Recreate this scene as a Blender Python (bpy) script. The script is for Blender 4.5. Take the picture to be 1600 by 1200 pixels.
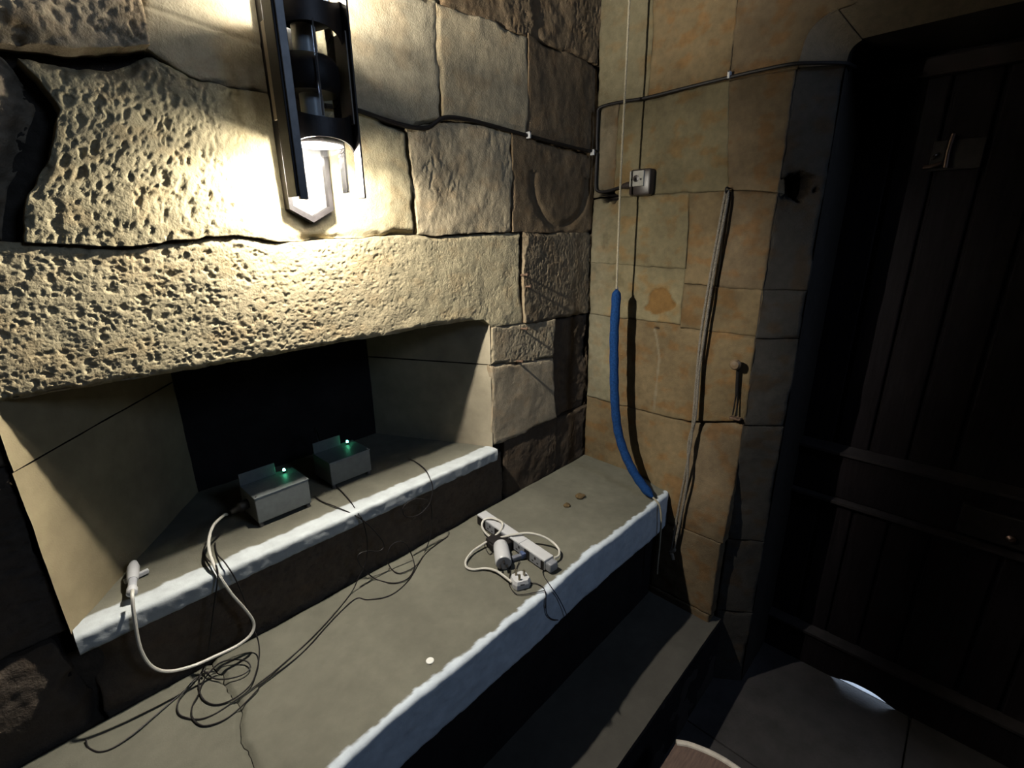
import bpy, math, random
import numpy as np

# ------------------------------------------------------------------ reset
for o in list(bpy.data.objects):
    bpy.data.objects.remove(o)
SC = bpy.context.scene
COL = SC.collection
PI = math.pi

# ------------------------------------------------------------------ camera
cam = bpy.data.cameras.new('camera')
cam.sensor_width = 36.0
cam.lens = 753.376 * 36.0 / 1600.0
cam.clip_start = 0.02
camo = bpy.data.objects.new('camera', cam)
COL.objects.link(camo)
import mathutils
camo.matrix_world = mathutils.Matrix([[0.689271, 0.224016, -0.689001, -1.662387], [-0.724417, 0.198439, -0.660183, -1.123025], [-0.011166, 0.954169, 0.299059, 1.43], [0.0, 0.0, 0.0, 1.0]])
SC.camera = camo

# ------------------------------------------------------------------ world, daylight, exposure
w = bpy.data.worlds.new('world')
SC.world = w
w.use_nodes = True
bg = w.node_tree.nodes['Background']
bg.inputs[0].default_value = (0.62, 0.76, 1.0, 1)
bg.inputs[1].default_value = 0.5
SC.view_settings.view_transform = 'Standard'
SC.view_settings.look = 'None'
SC.view_settings.gamma = 1.0
SC.view_settings.use_curve_mapping = False
SC.view_settings.exposure = 0.0
LAMP_W = 114.0
DAY_W = 20.0

day = bpy.data.lights.new('daylight_fill', 'AREA')      # cool fill light added behind the photographer, outside an invented window opening
day.shape = 'RECTANGLE'; day.size = 0.6; day.size_y = 0.7
day.color = (0.50, 0.68, 1.0); day.energy = DAY_W
dayo = bpy.data.objects.new('daylight_fill', day)
dayo.location = (-0.55, -3.12, 2.70)
COL.objects.link(dayo)
dayo.matrix_world = mathutils.Matrix.Translation((-0.55, -3.12, 2.70)) @ mathutils.Vector((0, 1, -0.7)).to_track_quat('-Z', 'Z').to_matrix().to_4x4()

out = bpy.data.lights.new('outdoor_daylight', 'AREA')      # open sky outside the closed door
out.size = 1.6; out.color = (0.62, 0.78, 1.0); out.energy = 440.0
outo = bpy.data.objects.new('outdoor_daylight', out); COL.objects.link(outo)
outo.matrix_world = mathutils.Matrix.Translation((1.9, -1.1, 0.9)) @ mathutils.Vector((-1.55, 0, -1.15)).to_track_quat('-Z', 'Y').to_matrix().to_4x4()

LAMP = (-1.157, -0.107, 1.587)
LAMP_UP = (-1.157, -0.107, 1.853)
for nm, p in (('lower_bulb_light', LAMP), ('upper_bulb_light', LAMP_UP)):
    l = bpy.data.lights.new(nm, 'POINT')
    l.energy = LAMP_W; l.shadow_soft_size = 0.010; l.color = (1.0, 0.93, 0.82)
    # emission shaped by hand: dimmed toward the wall to flatten the glare, and near horizontal
    l.use_nodes = True
    nt = l.node_tree; em = nt.nodes['Emission']
    ge = nt.nodes.new('ShaderNodeNewGeometry'); sx = nt.nodes.new('ShaderNodeSeparateXYZ')
    nt.links.new(ge.outputs['Incoming'], sx.inputs[0])
    f1 = nt.nodes.new('ShaderNodeFloatCurve'); f2 = nt.nodes.new('ShaderNodeFloatCurve')
    for fc, pts in ((f1, ((0.0, 1.0), (0.10, 0.95), (0.18, 0.62), (0.27, 0.36), (0.38, 0.31), (0.55, 0.30), (1.0, 0.30))),
                    (f2, ((0.0, 0.22), (0.10, 0.52), (0.30, 0.85), (0.50, 1.0), (0.70, 1.0), (1.0, 0.85)))):
        cu = fc.mapping.curves[0]
        cu.points[0].location = pts[0]; cu.points[1].location = pts[-1]
        for q_ in pts[1:-1]: cu.points.new(*q_)
        fc.mapping.update()
    mz = nt.nodes.new('ShaderNodeMath'); mz.operation = 'MULTIPLY'; mz.inputs[1].default_value = -1.0 if nm.startswith('lower') else 1.0
    mz.use_clamp = True
    my = nt.nodes.new('ShaderNodeMath'); my.operation = 'MULTIPLY'; my.inputs[1].default_value = 1.0; my.use_clamp = True
    mm = nt.nodes.new('ShaderNodeMath'); mm.operation = 'MULTIPLY'
    nt.links.new(sx.outputs['Y'], my.inputs[0]); nt.links.new(my.outputs[0], f1.inputs['Value']); nt.links.new(sx.outputs['Z'], mz.inputs[0]); nt.links.new(mz.outputs[0], f2.inputs['Value'])
    nt.links.new(f1.outputs[0], mm.inputs[0]); nt.links.new(f2.outputs[0], mm.inputs[1])
    nt.links.new(mm.outputs[0], em.inputs['Strength'])
    lo = bpy.data.objects.new(nm, l); lo.location = p
    COL.objects.link(lo)

# ------------------------------------------------------------------ noise
def _hash(ix, iy, seed):
    n = (ix * 374761393 + iy * 668265263 + seed * 1442695041) & 0xffffffff
    n = ((n ^ (n >> 13)) * 1274126177) & 0xffffffff
    n = (n ^ (n >> 16)) & 0xffffffff
    return n / 4294967295.0

def vnoise(x, y, seed=0):
    x = np.asarray(x, float); y = np.asarray(y, float)
    fx = np.floor(x); fy = np.floor(y)
    ix = fx.astype(np.int64); iy = fy.astype(np.int64)
    tx = x - fx; ty = y - fy
    tx = tx * tx * tx * (tx * (tx * 6 - 15) + 10); ty = ty * ty * ty * (ty * (ty * 6 - 15) + 10)
    a = _hash(ix, iy, seed); b = _hash(ix + 1, iy, seed)
    c = _hash(ix, iy + 1, seed); d = _hash(ix + 1, iy + 1, seed)
    return (a * (1 - tx) + b * tx) * (1 - ty) + (c * (1 - tx) + d * tx) * ty

def fbm(x, y, seed=0, oct=4, gain=0.5):
    s = 0.0; a = 1.0; t = 0.0; f = 1.0
    ca, sa = math.cos(0.6), math.sin(0.6)
    for k in range(oct):
        s = s + a * vnoise(x * f, y * f, seed + k * 17); t += a
        x, y = x * ca - y * sa, x * sa + y * ca
        a *= gain; f *= 2.03
    return s / t

def worley_pits(x, y, seed, rmin=0.22, rmax=0.52, keep=0.8):
    """separate pits, one per cell at most: 1 in a pit's middle, 0 outside"""
    x = x + 0.55 * (vnoise(x * 1.7, y * 1.7, seed + 1) - 0.5) + 0.25 * (vnoise(x * 4.1, y * 4.1, seed + 2) - 0.5)
    y = y + 0.55 * (vnoise(x * 1.9, y * 1.9, seed + 3) - 0.5) + 0.25 * (vnoise(x * 4.3, y * 4.3, seed + 4) - 0.5)
    ix = np.floor(x).astype(np.int64); iy = np.floor(y).astype(np.int64)
    out = np.zeros_like(x)
    for dx in (-1, 0, 1):
        for dy in (-1, 0, 1):
            cx, cy = ix + dx, iy + dy
            px = cx + 0.15 + 0.7 * _hash(cx, cy, seed + 11); py = cy + 0.15 + 0.7 * _hash(cx, cy, seed + 12)
            rr = rmin + (rmax - rmin) * _hash(cx, cy, seed + 13) ** 1.5
            an = PI * _hash(cx, cy, seed + 14); el = 1.0 + 0.9 * _hash(cx, cy, seed + 15)
            u = (x - px) * np.cos(an) + (y - py) * np.sin(an); v = -(x - px) * np.sin(an) + (y - py) * np.cos(an)
            d = np.hypot(u / el, v) / rr
            k = (_hash(cx, cy, seed + 16) < keep) * (0.5 + 0.5 * _hash(cx, cy, seed + 17))
            out = np.maximum(out, sstep(1.0, 0.5, d) * k)
    return out

def sstep(a, b, x):
    t = np.clip((x - a) / (b - a), 0, 1)
    return t * t * (3 - 2 * t)

# ------------------------------------------------------------------ materials
def mat(name, color=(0.5, 0.5, 0.5), rough=0.7, metal=0.0, var=0.15, scale=30.0, bump=0.0, bscale=150.0,
        bdist=0.002, attr=None, emit=None, strength=0.0, spec=0.3, stretch=None):
    color = tuple(c * 0.58 for c in color)      # every colour scaled down to weaken bounced light and deepen the shade
    m = bpy.data.materials.new(name); m.use_nodes = True
    nt = m.node_tree; b = nt.nodes['Principled BSDF']
    b.inputs['Roughness'].default_value = rough
    b.inputs['Metallic'].default_value = metal
    b.inputs['Specular IOR Level'].default_value = spec
    tc = nt.nodes.new('ShaderNodeTexCoord'); src = tc.outputs['Object']
    if stretch:
        mp = nt.nodes.new('ShaderNodeMapping'); mp.inputs['Scale'].default_value = stretch
        nt.links.new(src, mp.inputs['Vector']); src = mp.outputs['Vector']
    n = nt.nodes.new('ShaderNodeTexNoise'); n.inputs['Scale'].default_value = scale
    n.inputs['Detail'].default_value = 6; n.inputs['Roughness'].default_value = 0.6
    nt.links.new(src, n.inputs['Vector'])
    mr = nt.nodes.new('ShaderNodeMapRange')
    mr.inputs['From Min'].default_value = 0.3; mr.inputs['From Max'].default_value = 0.7
    mr.inputs['To Min'].default_value = 1 - var; mr.inputs['To Max'].default_value = 1 + var
    nt.links.new(n.outputs['Fac'], mr.inputs['Value'])
    mx = nt.nodes.new('ShaderNodeMix'); mx.data_type = 'RGBA'; mx.blend_type = 'MULTIPLY'
    mx.inputs['Factor'].default_value = 1.0
    if attr:
        at = nt.nodes.new('ShaderNodeAttribute'); at.attribute_name = attr
        nt.links.new(at.outputs['Color'], mx.inputs['A'])
    else:
        mx.inputs['A'].default_value = (*color, 1)
    nt.links.new(mr.outputs['Result'], mx.inputs['B'])
    nt.links.new(mx.outputs['Result'], b.inputs['Base Color'])
    if bump > 0:
        n2 = nt.nodes.new('ShaderNodeTexNoise'); n2.inputs['Scale'].default_value = bscale
        n2.inputs['Detail'].default_value = 5
        nt.links.new(src, n2.inputs['Vector'])
        bp = nt.nodes.new('ShaderNodeBump'); bp.inputs['Strength'].default_value = bump
        bp.inputs['Distance'].default_value = bdist
        nt.links.new(n2.outputs['Fac'], bp.inputs['Height'])
        nt.links.new(bp.outputs['Normal'], b.inputs['Normal'])
    if emit:
        b.inputs['Emission Color'].default_value = (*emit, 1)
        b.inputs['Emission Strength'].default_value = strength
    return m

STONE = mat('sandstone', rough=0.95, var=0.16, scale=45, bump=0.55, bscale=260, bdist=0.0025, attr='tint', spec=0.1)
CEMENT = mat('bench_cement', rough=0.9, var=0.10, scale=25, bump=0.35, bscale=320, bdist=0.0012, attr='tint', spec=0.15)
MORTAR = mat('mortar', (0.06, 0.05, 0.04), 1.0, var=0.3, scale=40, bump=0.6, bscale=180, bdist=0.004, spec=0.05)
DARKSTONE = mat('shaded_dark_stone', (0.018, 0.015, 0.015), 0.95, var=0.3, scale=12, bump=0.6, bscale=120, bdist=0.004, spec=0.08)  # dark stone; the shade of the niche is put into this colour
FLAG = mat('flagstone', (0.042, 0.038, 0.038), 0.85, var=0.3, scale=14, bump=0.5, bscale=110, bdist=0.003)
PLASTER = mat('dim_plaster', (0.05, 0.045, 0.04), 0.95, var=0.2, scale=8, bump=0.3, bscale=60, bdist=0.004)
IRON = mat('black_iron', (0.03, 0.026, 0.025), 0.5, 0.6, var=0.3, scale=60, bump=0.3, bscale=200, bdist=0.001, spec=0.5)
BRONZE = mat('brown_metal_band', (0.035, 0.024, 0.018), 0.5, 0.3, var=0.25, scale=60, bump=0.2, bscale=240, bdist=0.0006, spec=0.4)
GREYMETAL = mat('grey_lamp_metal', (0.16, 0.155, 0.15), 0.4, 0.5, var=0.2, scale=50, bump=0.1, bscale=200, bdist=0.0005, spec=0.5)
BULB = mat('lit_bulb', (0.9, 0.9, 0.9), 0.4, var=0.02, emit=(1.0, 0.96, 0.90), strength=8.0)
WHITEPL = mat('white_plastic', (0.530, 0.537, 0.544), 0.35, var=0.04, scale=20, bump=0.05, spec=0.45)
CREAMPL = mat('cream_cable', (0.544, 0.524, 0.462), 0.45, var=0.05, scale=30, bump=0.05, spec=0.4)
GREYPL = mat('grey_plastic', (0.22, 0.23, 0.25), 0.45, var=0.1, scale=40, bump=0.05, spec=0.4)
BLUEPL = mat('blue_grey_plastic', (0.06, 0.09, 0.19), 0.4, var=0.15, scale=40, bump=0.05, spec=0.4)
BLACKPL = mat('black_plastic', (0.014, 0.012, 0.012), 0.55, var=0.2, scale=40, bump=0.1, spec=0.2)
ALU = mat('brushed_aluminium_box', (0.20, 0.22, 0.215), 0.5, 0.25, var=0.12, scale=70, bump=0.1, bscale=300, bdist=0.0003, spec=0.5)
LED = mat('green_led', (0.2, 0.9, 0.5), 0.3, var=0.02, emit=(0.12, 1.0, 0.50), strength=30.0)
SALLY = mat('blue_wool', (0.012, 0.047, 0.155), 1.0, var=0.35, scale=160, bump=1.0, bscale=420, bdist=0.003, spec=0.05)
ROPE = mat('pale_rope', (0.36, 0.32, 0.23), 0.95, var=0.25, scale=200, bump=0.5, bscale=500, bdist=0.001, spec=0.1)
ROPEGREY = mat('grey_rope', (0.19, 0.17, 0.14), 0.95, var=0.3, scale=160, bump=0.6, bscale=450, bdist=0.001, spec=0.1)
OAK = mat('dark_oak', (0.013, 0.010, 0.012), 0.65, var=0.4, scale=18, bump=0.5, bscale=60, bdist=0.002, spec=0.1, stretch=(6, 6, 0.5))
LITOAK = mat('lit_oak_edge', (0.030, 0.025, 0.026), 0.6, var=0.4, scale=30, bump=0.4, bscale=80, bdist=0.002, spec=0.25)  # oak lightened to paint in the light on the mouldings' top edges
BRASS = mat('worn_brass', (0.22, 0.15, 0.12), 0.35, 0.9, var=0.3, scale=60, bump=0.2, bscale=160, bdist=0.001, spec=0.5)
KNOBW = mat('brown_knob', (0.16, 0.11, 0.065), 0.5, var=0.3, scale=50, bump=0.2, bscale=160, bdist=0.001)
LEAF = mat('dry_debris', (0.10, 0.065, 0.025), 0.9, var=0.5, scale=90, bump=0.6, bscale=180, bdist=0.002)
WAX = mat('white_blob', (0.80, 0.80, 0.74), 0.6, var=0.05, scale=50, bump=0.1)
BAKE = mat('bakelite', (0.035, 0.026, 0.024), 0.35, var=0.2, scale=40, bump=0.05, spec=0.45)
PEG = mat('rusty_nail', (0.11, 0.065, 0.04), 0.8, var=0.4, scale=90, bump=0.4, bscale=300, bdist=0.001)
LABELW = mat('switch_plate', (0.36, 0.35, 0.31), 0.5, var=0.15, scale=60, bump=0.1)
TIMBER = mat('stool_timber', (0.13, 0.085, 0.065), 0.75, var=0.3, scale=20, bump=0.3, bscale=70, bdist=0.001, stretch=(1, 8, 8))
WORN = mat('worn_pale_edge', (0.62, 0.57, 0.48), 0.8, var=0.15, scale=60, bump=0.4, bscale=160, bdist=0.001)

def glass_mat():
    m = bpy.data.materials.new('clear_glass'); m.use_nodes = True
    nt = m.node_tree; nt.nodes.clear()
    out = nt.nodes.new('ShaderNodeOutputMaterial')
    tr = nt.nodes.new('ShaderNodeBsdfTransparent'); tr.inputs[0].default_value = (0.93, 0.94, 0.93, 1)
    gl = nt.nodes.new('ShaderNodeBsdfGlossy'); gl.inputs['Roughness'].default_value = 0.08
    fr = nt.nodes.new('ShaderNodeFresnel'); fr.inputs['IOR'].default_value = 1.35
    mx = nt.nodes.new('ShaderNodeMixShader')
    nt.links.new(fr.outputs[0], mx.inputs[0]); nt.links.new(tr.outputs[0], mx.inputs[1]); nt.links.new(gl.outputs[0], mx.inputs[2])
    nt.links.new(mx.outputs[0], out.inputs['Surface'])
    return m
GLASS = glass_mat()

# ------------------------------------------------------------------ object helpers
def link_mesh(name, me, material, parent=None):
    o = bpy.data.objects.new(name, me)
    COL.objects.link(o)
    if material is not None:
        me.materials.append(material)
    if parent is not None:
        o.parent = parent
        o.matrix_parent_inverse = parent_inv(parent)
    return o

def parent_inv(p):
    m = mathutils.Matrix.Identity(4)
    q = p
    chain = []
    while q is not None:
        chain.append(q); q = q.parent
    for q in reversed(chain):
        loc = mathutils.Matrix.LocRotScale(q.location, q.rotation_euler, q.scale)
        m = m @ q.matrix_parent_inverse @ loc if q.parent is not None else loc
    return m.inverted()

class MB:
    """collects verts / faces (world metres) and links them as one mesh object"""
    def __init__(self): self.v = []; self.f = []
    def add(self, vs, fs):
        k = len(self.v); self.v += [tuple(map(float, p)) for p in vs]
        self.f += [tuple(i + k for i in q) for q in fs]; return self
    def box(self, a, b, bev=0.0, M=None):
        x0, y0, z0 = a; x1, y1, z1 = b
        if bev <= 0:
            vs = [(x, y, z) for z in (z0, z1) for y in (y0, y1) for x in (x0, x1)]
            fs = [(0, 2, 3, 1), (4, 5, 7, 6), (0, 1, 5, 4), (2, 6, 7, 3), (0, 4, 6, 2), (1, 3, 7, 5)]
        else:
            import bmesh
            bm = bmesh.new(); bmesh.ops.create_cube(bm, size=1.0)
            for v in bm.verts:
                v.co = ((x0 + x1) / 2 + v.co.x * (x1 - x0), (y0 + y1) / 2 + v.co.y * (y1 - y0), (z0 + z1) / 2 + v.co.z * (z1 - z0))
            bmesh.ops.bevel(bm, geom=list(bm.edges), offset=bev, segments=2, affect='EDGES', profile=0.5)
            bm.verts.index_update()
            vs = [tuple(v.co) for v in bm.verts]; fs = [tuple(v.index for v in f.verts) for f in bm.faces]; bm.free()
        if M is not None: vs = [tuple(M @ mathutils.Vector(v)) for v in vs]
        return self.add(vs, fs)
    def lathe(self, prof, base, axis=(0, 0, 1), n=24, cap=True):
        ax = mathutils.Vector(axis).normalized()
        u = ax.orthogonal().normalized(); w_ = ax.cross(u)
        B = mathutils.Vector(base); vs = []; fs = []
        if prof[-1][1] < prof[0][1]: prof = prof[::-1]
        for (r, h) in prof:
            r = max(r, 2e-4)
            for i in range(n):
                a = 2 * PI * i / n
                vs.append(tuple(B + ax * h + (u * math.cos(a) + w_ * math.sin(a)) * r))
        for j in range(len(prof) - 1):
            for i in range(n):
                fs.append((j * n + i, j * n + (i + 1) % n, (j + 1) * n + (i + 1) % n, (j + 1) * n + i))
        if cap:
            fs.append(tuple(reversed(range(n)))); fs.append(tuple((len(prof) - 1) * n + i for i in range(n)))
        return self.add(vs, fs)
    def tube(self, pts, r, n=8, sub=6, cap=True, closed=False, twist=None):
        P = smooth_path(pts, sub, closed)
        m = len(P)
        rad = r if callable(r) else (lambda t: r)
        t0 = None; u = None; vs = []; fs = []
        for i, p in enumerate(P):
            a = P[max(i - 1, 0)]; b = P[min(i + 1, m - 1)]
            t = mathutils.Vector(b) - mathutils.Vector(a)
            t = t.normalized() if t.length > 1e-9 else (t0 or mathutils.Vector((0, 0, 1)))
            if u is None: u = t.orthogonal().normalized()
            else:
                u = u - t * u.dot(t)
                u = u.normalized() if u.length > 1e-6 else t.orthogonal().normalized()
            w_ = t.cross(u); t0 = t; rr = rad(i / (m - 1))
            for k in range(n):
                an = 2 * PI * k / n
                vs.append(tuple(mathutils.Vector(p) + (u * math.cos(an) + w_ * math.sin(an)) * rr))
        for i in range(m - 1):
            for k in range(n):
                fs.append((i * n + k, i * n + (k + 1) % n, (i + 1) * n + (k + 1) % n, (i + 1) * n + k))
        if cap:
            fs.append(tuple(reversed(range(n)))); fs.append(tuple((m - 1) * n + k for k in range(n)))
        return self.add(vs, fs)
    def build(self, name, material, parent=None, smooth=False):
        me = bpy.data.meshes.new(name); me.from_pydata(self.v, [], self.f); me.update()
        if smooth:
            me.polygons.foreach_set('use_smooth', [True] * len(me.polygons))
            try: me.set_sharp_from_angle(angle=math.radians(40))
            except Exception: pass
        return link_mesh(name, me, material, parent)

def smooth_path(pts, sub=6, closed=False):
    P = [np.array(p, float) for p in pts]
    if len(P) < 3 or sub <= 1:
        return [tuple(p) for p in P]
    out = []
    for i in range(len(P) - 1):
        p0 = P[i - 1] if i > 0 else 2 * P[0] - P[1]
        p1, p2 = P[i], P[i + 1]
        p3 = P[i + 2] if i + 2 < len(P) else 2 * P[-1] - P[-2]
        for k in range(sub):
            t = k / sub
            out.append(tuple(0.5 * ((2 * p1) + (-p0 + p2) * t + (2 * p0 - 5 * p1 + 4 * p2 - p3) * t * t + (-p0 + 3 * p1 - 3 * p2 + p3) * t ** 3)))
    out.append(tuple(P[-1]))
    return out

def twisted(pts, r_strand, r_off, turns_per_m, strands=3, sub=10, n=6):
    """rope as strands laid round each other: list of point lists"""
    P = [mathutils.Vector(p) for p in smooth_path(pts, sub)]
    # resample evenly
    L = [0.0]
    for a, b in zip(P, P[1:]): L.append(L[-1] + (b - a).length)
    step = 1.0 / turns_per_m / 7
    N = max(4, int(L[-1] / step)); res = []
    j = 0
    for i in range(N + 1):
        d = L[-1] * i / N
        while j < len(L) - 2 and L[j + 1] < d: j += 1
        t = (d - L[j]) / max(1e-9, L[j + 1] - L[j]); res.append(P[j].lerp(P[j + 1], t))
    mb = MB()
    for s in range(strands):
        q = []
        for i, p in enumerate(res):
            t = (res[min(i + 1, N)] - res[max(i - 1, 0)]).normalized()
            u = t.orthogonal().normalized() if abs(t.z) < 0.9 else (mathutils.Vector((1, 0, 0)) - t * t.x).normalized()
            w_ = t.cross(u); a = 2 * PI * (L[-1] * i / N * turns_per_m + s / strands)
            q.append(tuple(p + (u * math.cos(a) + w_ * math.sin(a)) * r_off))
        mb.tube(q, r_strand, n=n, sub=1)
    return mb

def thing(name, label, cat, loc, group=None):
    o = bpy.data.objects.new(name, None); COL.objects.link(o)
    o.empty_display_size = 0.05
    o.location = loc; o['label'] = label; o['category'] = cat
    if group: o['group'] = group
    return o

def tag(o, label, cat, group=None):
    o['label'] = label; o['category'] = cat
    if group: o['group'] = group
    return o

def struct(o, label=None):
    o['kind'] = 'structure'
    if label: o['label'] = label
    return o

# ------------------------------------------------------------------ stone blocks
def poly(pts):
    xs = [p[0] for p in pts]; zs = [p[1] for p in pts]
    return lambda s: np.interp(s, xs, zs)

def left_frame(s, t, h): return np.stack([s, -h, t], -1)
def right_frame(s, t, h): return np.stack([-0.03 - h, -s, t], -1)

def warp_st(s, t, amp):
    ds = (fbm(s * 9, t * 9, 301, 3) - 0.5) * 2 * amp + (fbm(s * 45, t * 45, 303, 2) - 0.5) * amp * 0.8
    dt = (fbm(s * 9, t * 9, 305, 3) - 0.5) * 2 * amp + (fbm(s * 45, t * 45, 307, 2) - 0.5) * amp * 0.8
    return ds, dt

def stone(parent, frame, left, right, bottom, top, seed, res=0.0036, off=0.0, low=0.008, pit=0.005, pitscale=(85, 60),
          pitcut=0.50, joint=0.010, jr=0.006, tint=(0.45, 0.37, 0.215), warp=0.006, extra=None, stain_shade=None, name='stone', back=0.07,
          tilt=(0, 0), diag=0.0, material=None, pitmask=None):
    """left/right: s at (bottom, top); bottom/top: number or polyline; heightfield face with rounded arrises and a skirt"""
    lp = left if isinstance(left, list) else [(0, left[0]), (1, left[1])] if isinstance(left, tuple) else [(0, left), (1, left)]
    rp_ = right if isinstance(right, list) else [(0, right[0]), (1, right[1])] if isinstance(right, tuple) else [(0, right), (1, right)]
    bl, tl, br, tr = lp[0][1], lp[-1][1], rp_[0][1], rp_[-1][1]
    bf = poly(bottom) if isinstance(bottom, list) else (lambda s: np.full_like(s, bottom))
    tf = poly(top) if isinstance(top, list) else (lambda s: np.full_like(s, top))
    W_ = max(br - bl, tr - tl); smid = np.array([(bl + br) / 2]); H_ = float(np.max(tf(np.linspace(tl, tr, 9)) - bf(np.linspace(bl, br, 9))))
    nu = max(4, int(W_ / res)); nv = max(4, int(H_ / res))
    U, V = np.meshgrid(np.linspace(0, 1, nu + 1), np.linspace(0, 1, nv + 1))
    sb = bl + (br - bl) * U; st = tl + (tr - tl) * U
    S = poly(lp)(V) * (1 - U) + poly(rp_)(V) * U
    zb = bf(sb); zt = tf(st)
    T = zb * (1 - V) + zt * V
    hgt = (zt - zb)
    d = np.minimum(np.minimum(U * W_, (1 - U) * W_), np.minimum(V * hgt, (1 - V) * hgt))
    ds, dt = warp_st(S, T, warp)
    S = S + ds; T = T + dt
    a = S * math.cos(diag) - T * math.sin(diag); b = S * math.sin(diag) + T * math.cos(diag)
    lowf = (fbm(S * 7, T * 7, seed, 3) - 0.5) * 2 * low + (fbm(S * 28, T * 28, seed + 5, 3) - 0.5) * low * 0.7
    pn = fbm(a * pitscale[0] * 1.75, b * pitscale[1] * 1.75, seed + 9, 4, 0.62)
    dens = sstep(0.32, 0.68, fbm(S * 5, T * 5, seed + 21, 2))
    if pitmask is not None: dens = dens * 0.35 + pitmask(S, T) * 0.65
    cut = pitcut - 0.06 * dens
    p = sstep(cut, cut - 0.22, pn) * pit * 0.10 * (0.3 + 0.8 * dens)
    if pit >= 0.003:
        wp_ = worley_pits(a * pitscale[0] * 1.15, b * pitscale[1] * 1.15, seed + 91, keep=0.46) + 0.5 * worley_pits(a * pitscale[0] * 2.3, b * pitscale[1] * 2.3, seed + 95, keep=0.55)
        p = p + np.clip(wp_, 0, 1.2) * pit * 0.95 * (0.25 + 0.9 * dens)
    if pitmask is not None: p = p * (0.22 + 0.78 * pitmask(S, T))
    dd = d + (fbm(S * 40, T * 40, seed + 31, 2) - 0.5) * 0.008
    jmod = 0.05 + 1.5 * sstep(0.38, 0.72, fbm(S * 7, T * 7, seed + 41, 3))
    e = np.exp(-np.clip(dd, 0, 1) ** 2 / (jr * jr)) * joint * jmod
    e = np.where(d < 1e-6, np.maximum(e, joint * jmod), e)
    H = off + lowf - p - e + tilt[0] * (U - 0.5) + tilt[1] * (V - 0.5)
    if extra is not None: H = H + extra(S, T)
    Pf = frame(S, T, H)
    # colour
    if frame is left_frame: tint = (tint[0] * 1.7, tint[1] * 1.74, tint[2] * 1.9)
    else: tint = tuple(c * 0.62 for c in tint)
    v1 = fbm(S * 6, T * 6, seed + 61, 4); v2 = fbm(S * 22, T * 30, seed + 71, 3)
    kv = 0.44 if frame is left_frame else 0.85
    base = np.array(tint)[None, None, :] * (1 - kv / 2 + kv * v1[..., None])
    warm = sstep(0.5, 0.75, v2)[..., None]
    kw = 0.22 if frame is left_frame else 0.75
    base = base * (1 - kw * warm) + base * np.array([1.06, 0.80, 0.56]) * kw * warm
    base = base * (1 - 0.45 * (np.clip(p / max(pit, 1e-5), 0, 1) * 0.35 + np.clip(e / max(joint, 1e-5), 0, 1) * 0.6)[..., None])
    if stain_shade is not None: base = stain_shade(S, T, base)
    nvv, nuu = U.shape
    idx = np.arange(nvv * nuu).reshape(nvv, nuu)
    quads = np.stack([idx[:-1, :-1], idx[:-1, 1:], idx[1:, 1:], idx[1:, :-1]], -1).reshape(-1, 4)
    ring = np.concatenate([idx[0, :], idx[1:, -1], idx[-1, -2::-1], idx[-2:0:-1, 0]])
    sv = frame(S.ravel()[ring], T.ravel()[ring], np.full(len(ring), -back))
    nring = len(ring); base_i = nvv * nuu
    r2 = np.roll(np.arange(nring), -1)
    sk = np.stack([ring, base_i + np.arange(nring), base_i + r2, ring[r2]], -1)
    allv = np.concatenate([Pf.reshape(-1, 3), sv]); allf = np.concatenate([quads, sk])
    cols = np.concatenate([base.reshape(-1, 3), base.reshape(-1, 3)[ring]])
    me = np_mesh(name, allv, allf, cols)
    sm = np.ones(len(allf), bool); sm[len(quads):] = False
    me.polygons.foreach_set('use_smooth', sm)
    return link_mesh(name, me, material or STONE, parent)

def np_mesh(name, verts, quads, cols=None):
    me = bpy.data.meshes.new(name)
    nf = len(quads)
    me.vertices.add(len(verts)); me.vertices.foreach_set('co', np.asarray(verts, np.float32).ravel())
    me.loops.add(nf * 4); me.loops.foreach_set('vertex_index', np.asarray(quads, np.int32).ravel())
    me.polygons.add(nf); me.polygons.foreach_set('loop_start', np.arange(0, nf * 4, 4, dtype=np.int32))
    me.update(calc_edges=True)
    if cols is not None:
        cols = cols * 0.36            # stone and paint tints lowered so less light bounces into the shade
        at = me.attributes.new('tint', 'FLOAT_COLOR', 'POINT')
        c4 = np.concatenate([cols, np.ones((len(cols), 1))], 1)
        at.data.foreach_set('color', np.clip(c4, 0, 1).astype(np.float32).ravel())
    return me

# ================================================================== THE SETTING
# ---- left wall (plane y = 0) : rubble core behind its stones, opened for the niche
def quad_wall(name, boxes, material, parent=None):
    mb = MB()
    for a, b in boxes: mb.box(a, b)
    return mb.build(name, material, parent)

wall_left = struct(quad_wall('wall_left', [((-3.4, 0.045, 1.20), (0.05, 0.6, 3.1)), ((-3.4, 0.045, -0.3), (-1.76, 0.6, 1.20)),
                                           ((-0.55, 0.045, -0.3), (0.05, 0.6, 1.20)), ((-1.76, 0.045, -0.3), (-0.55, 0.6, 0.64)), ((-1.80, 0.47, 0.60), (-0.50, 0.7, 1.25))], MORTAR))
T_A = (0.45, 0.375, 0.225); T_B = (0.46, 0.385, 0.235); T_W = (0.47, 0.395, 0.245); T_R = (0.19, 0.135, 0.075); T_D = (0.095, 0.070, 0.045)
ls = dict(parent=wall_left, frame=left_frame)

def bulge(cs, ct, rs, rt, amp):
    return lambda S, T: amp * np.exp(-(((S - cs) / rs) ** 2 + ((T - ct) / rt) ** 2))
def add(*fs): return lambda S, T: sum(f(S, T) for f in fs)

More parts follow.
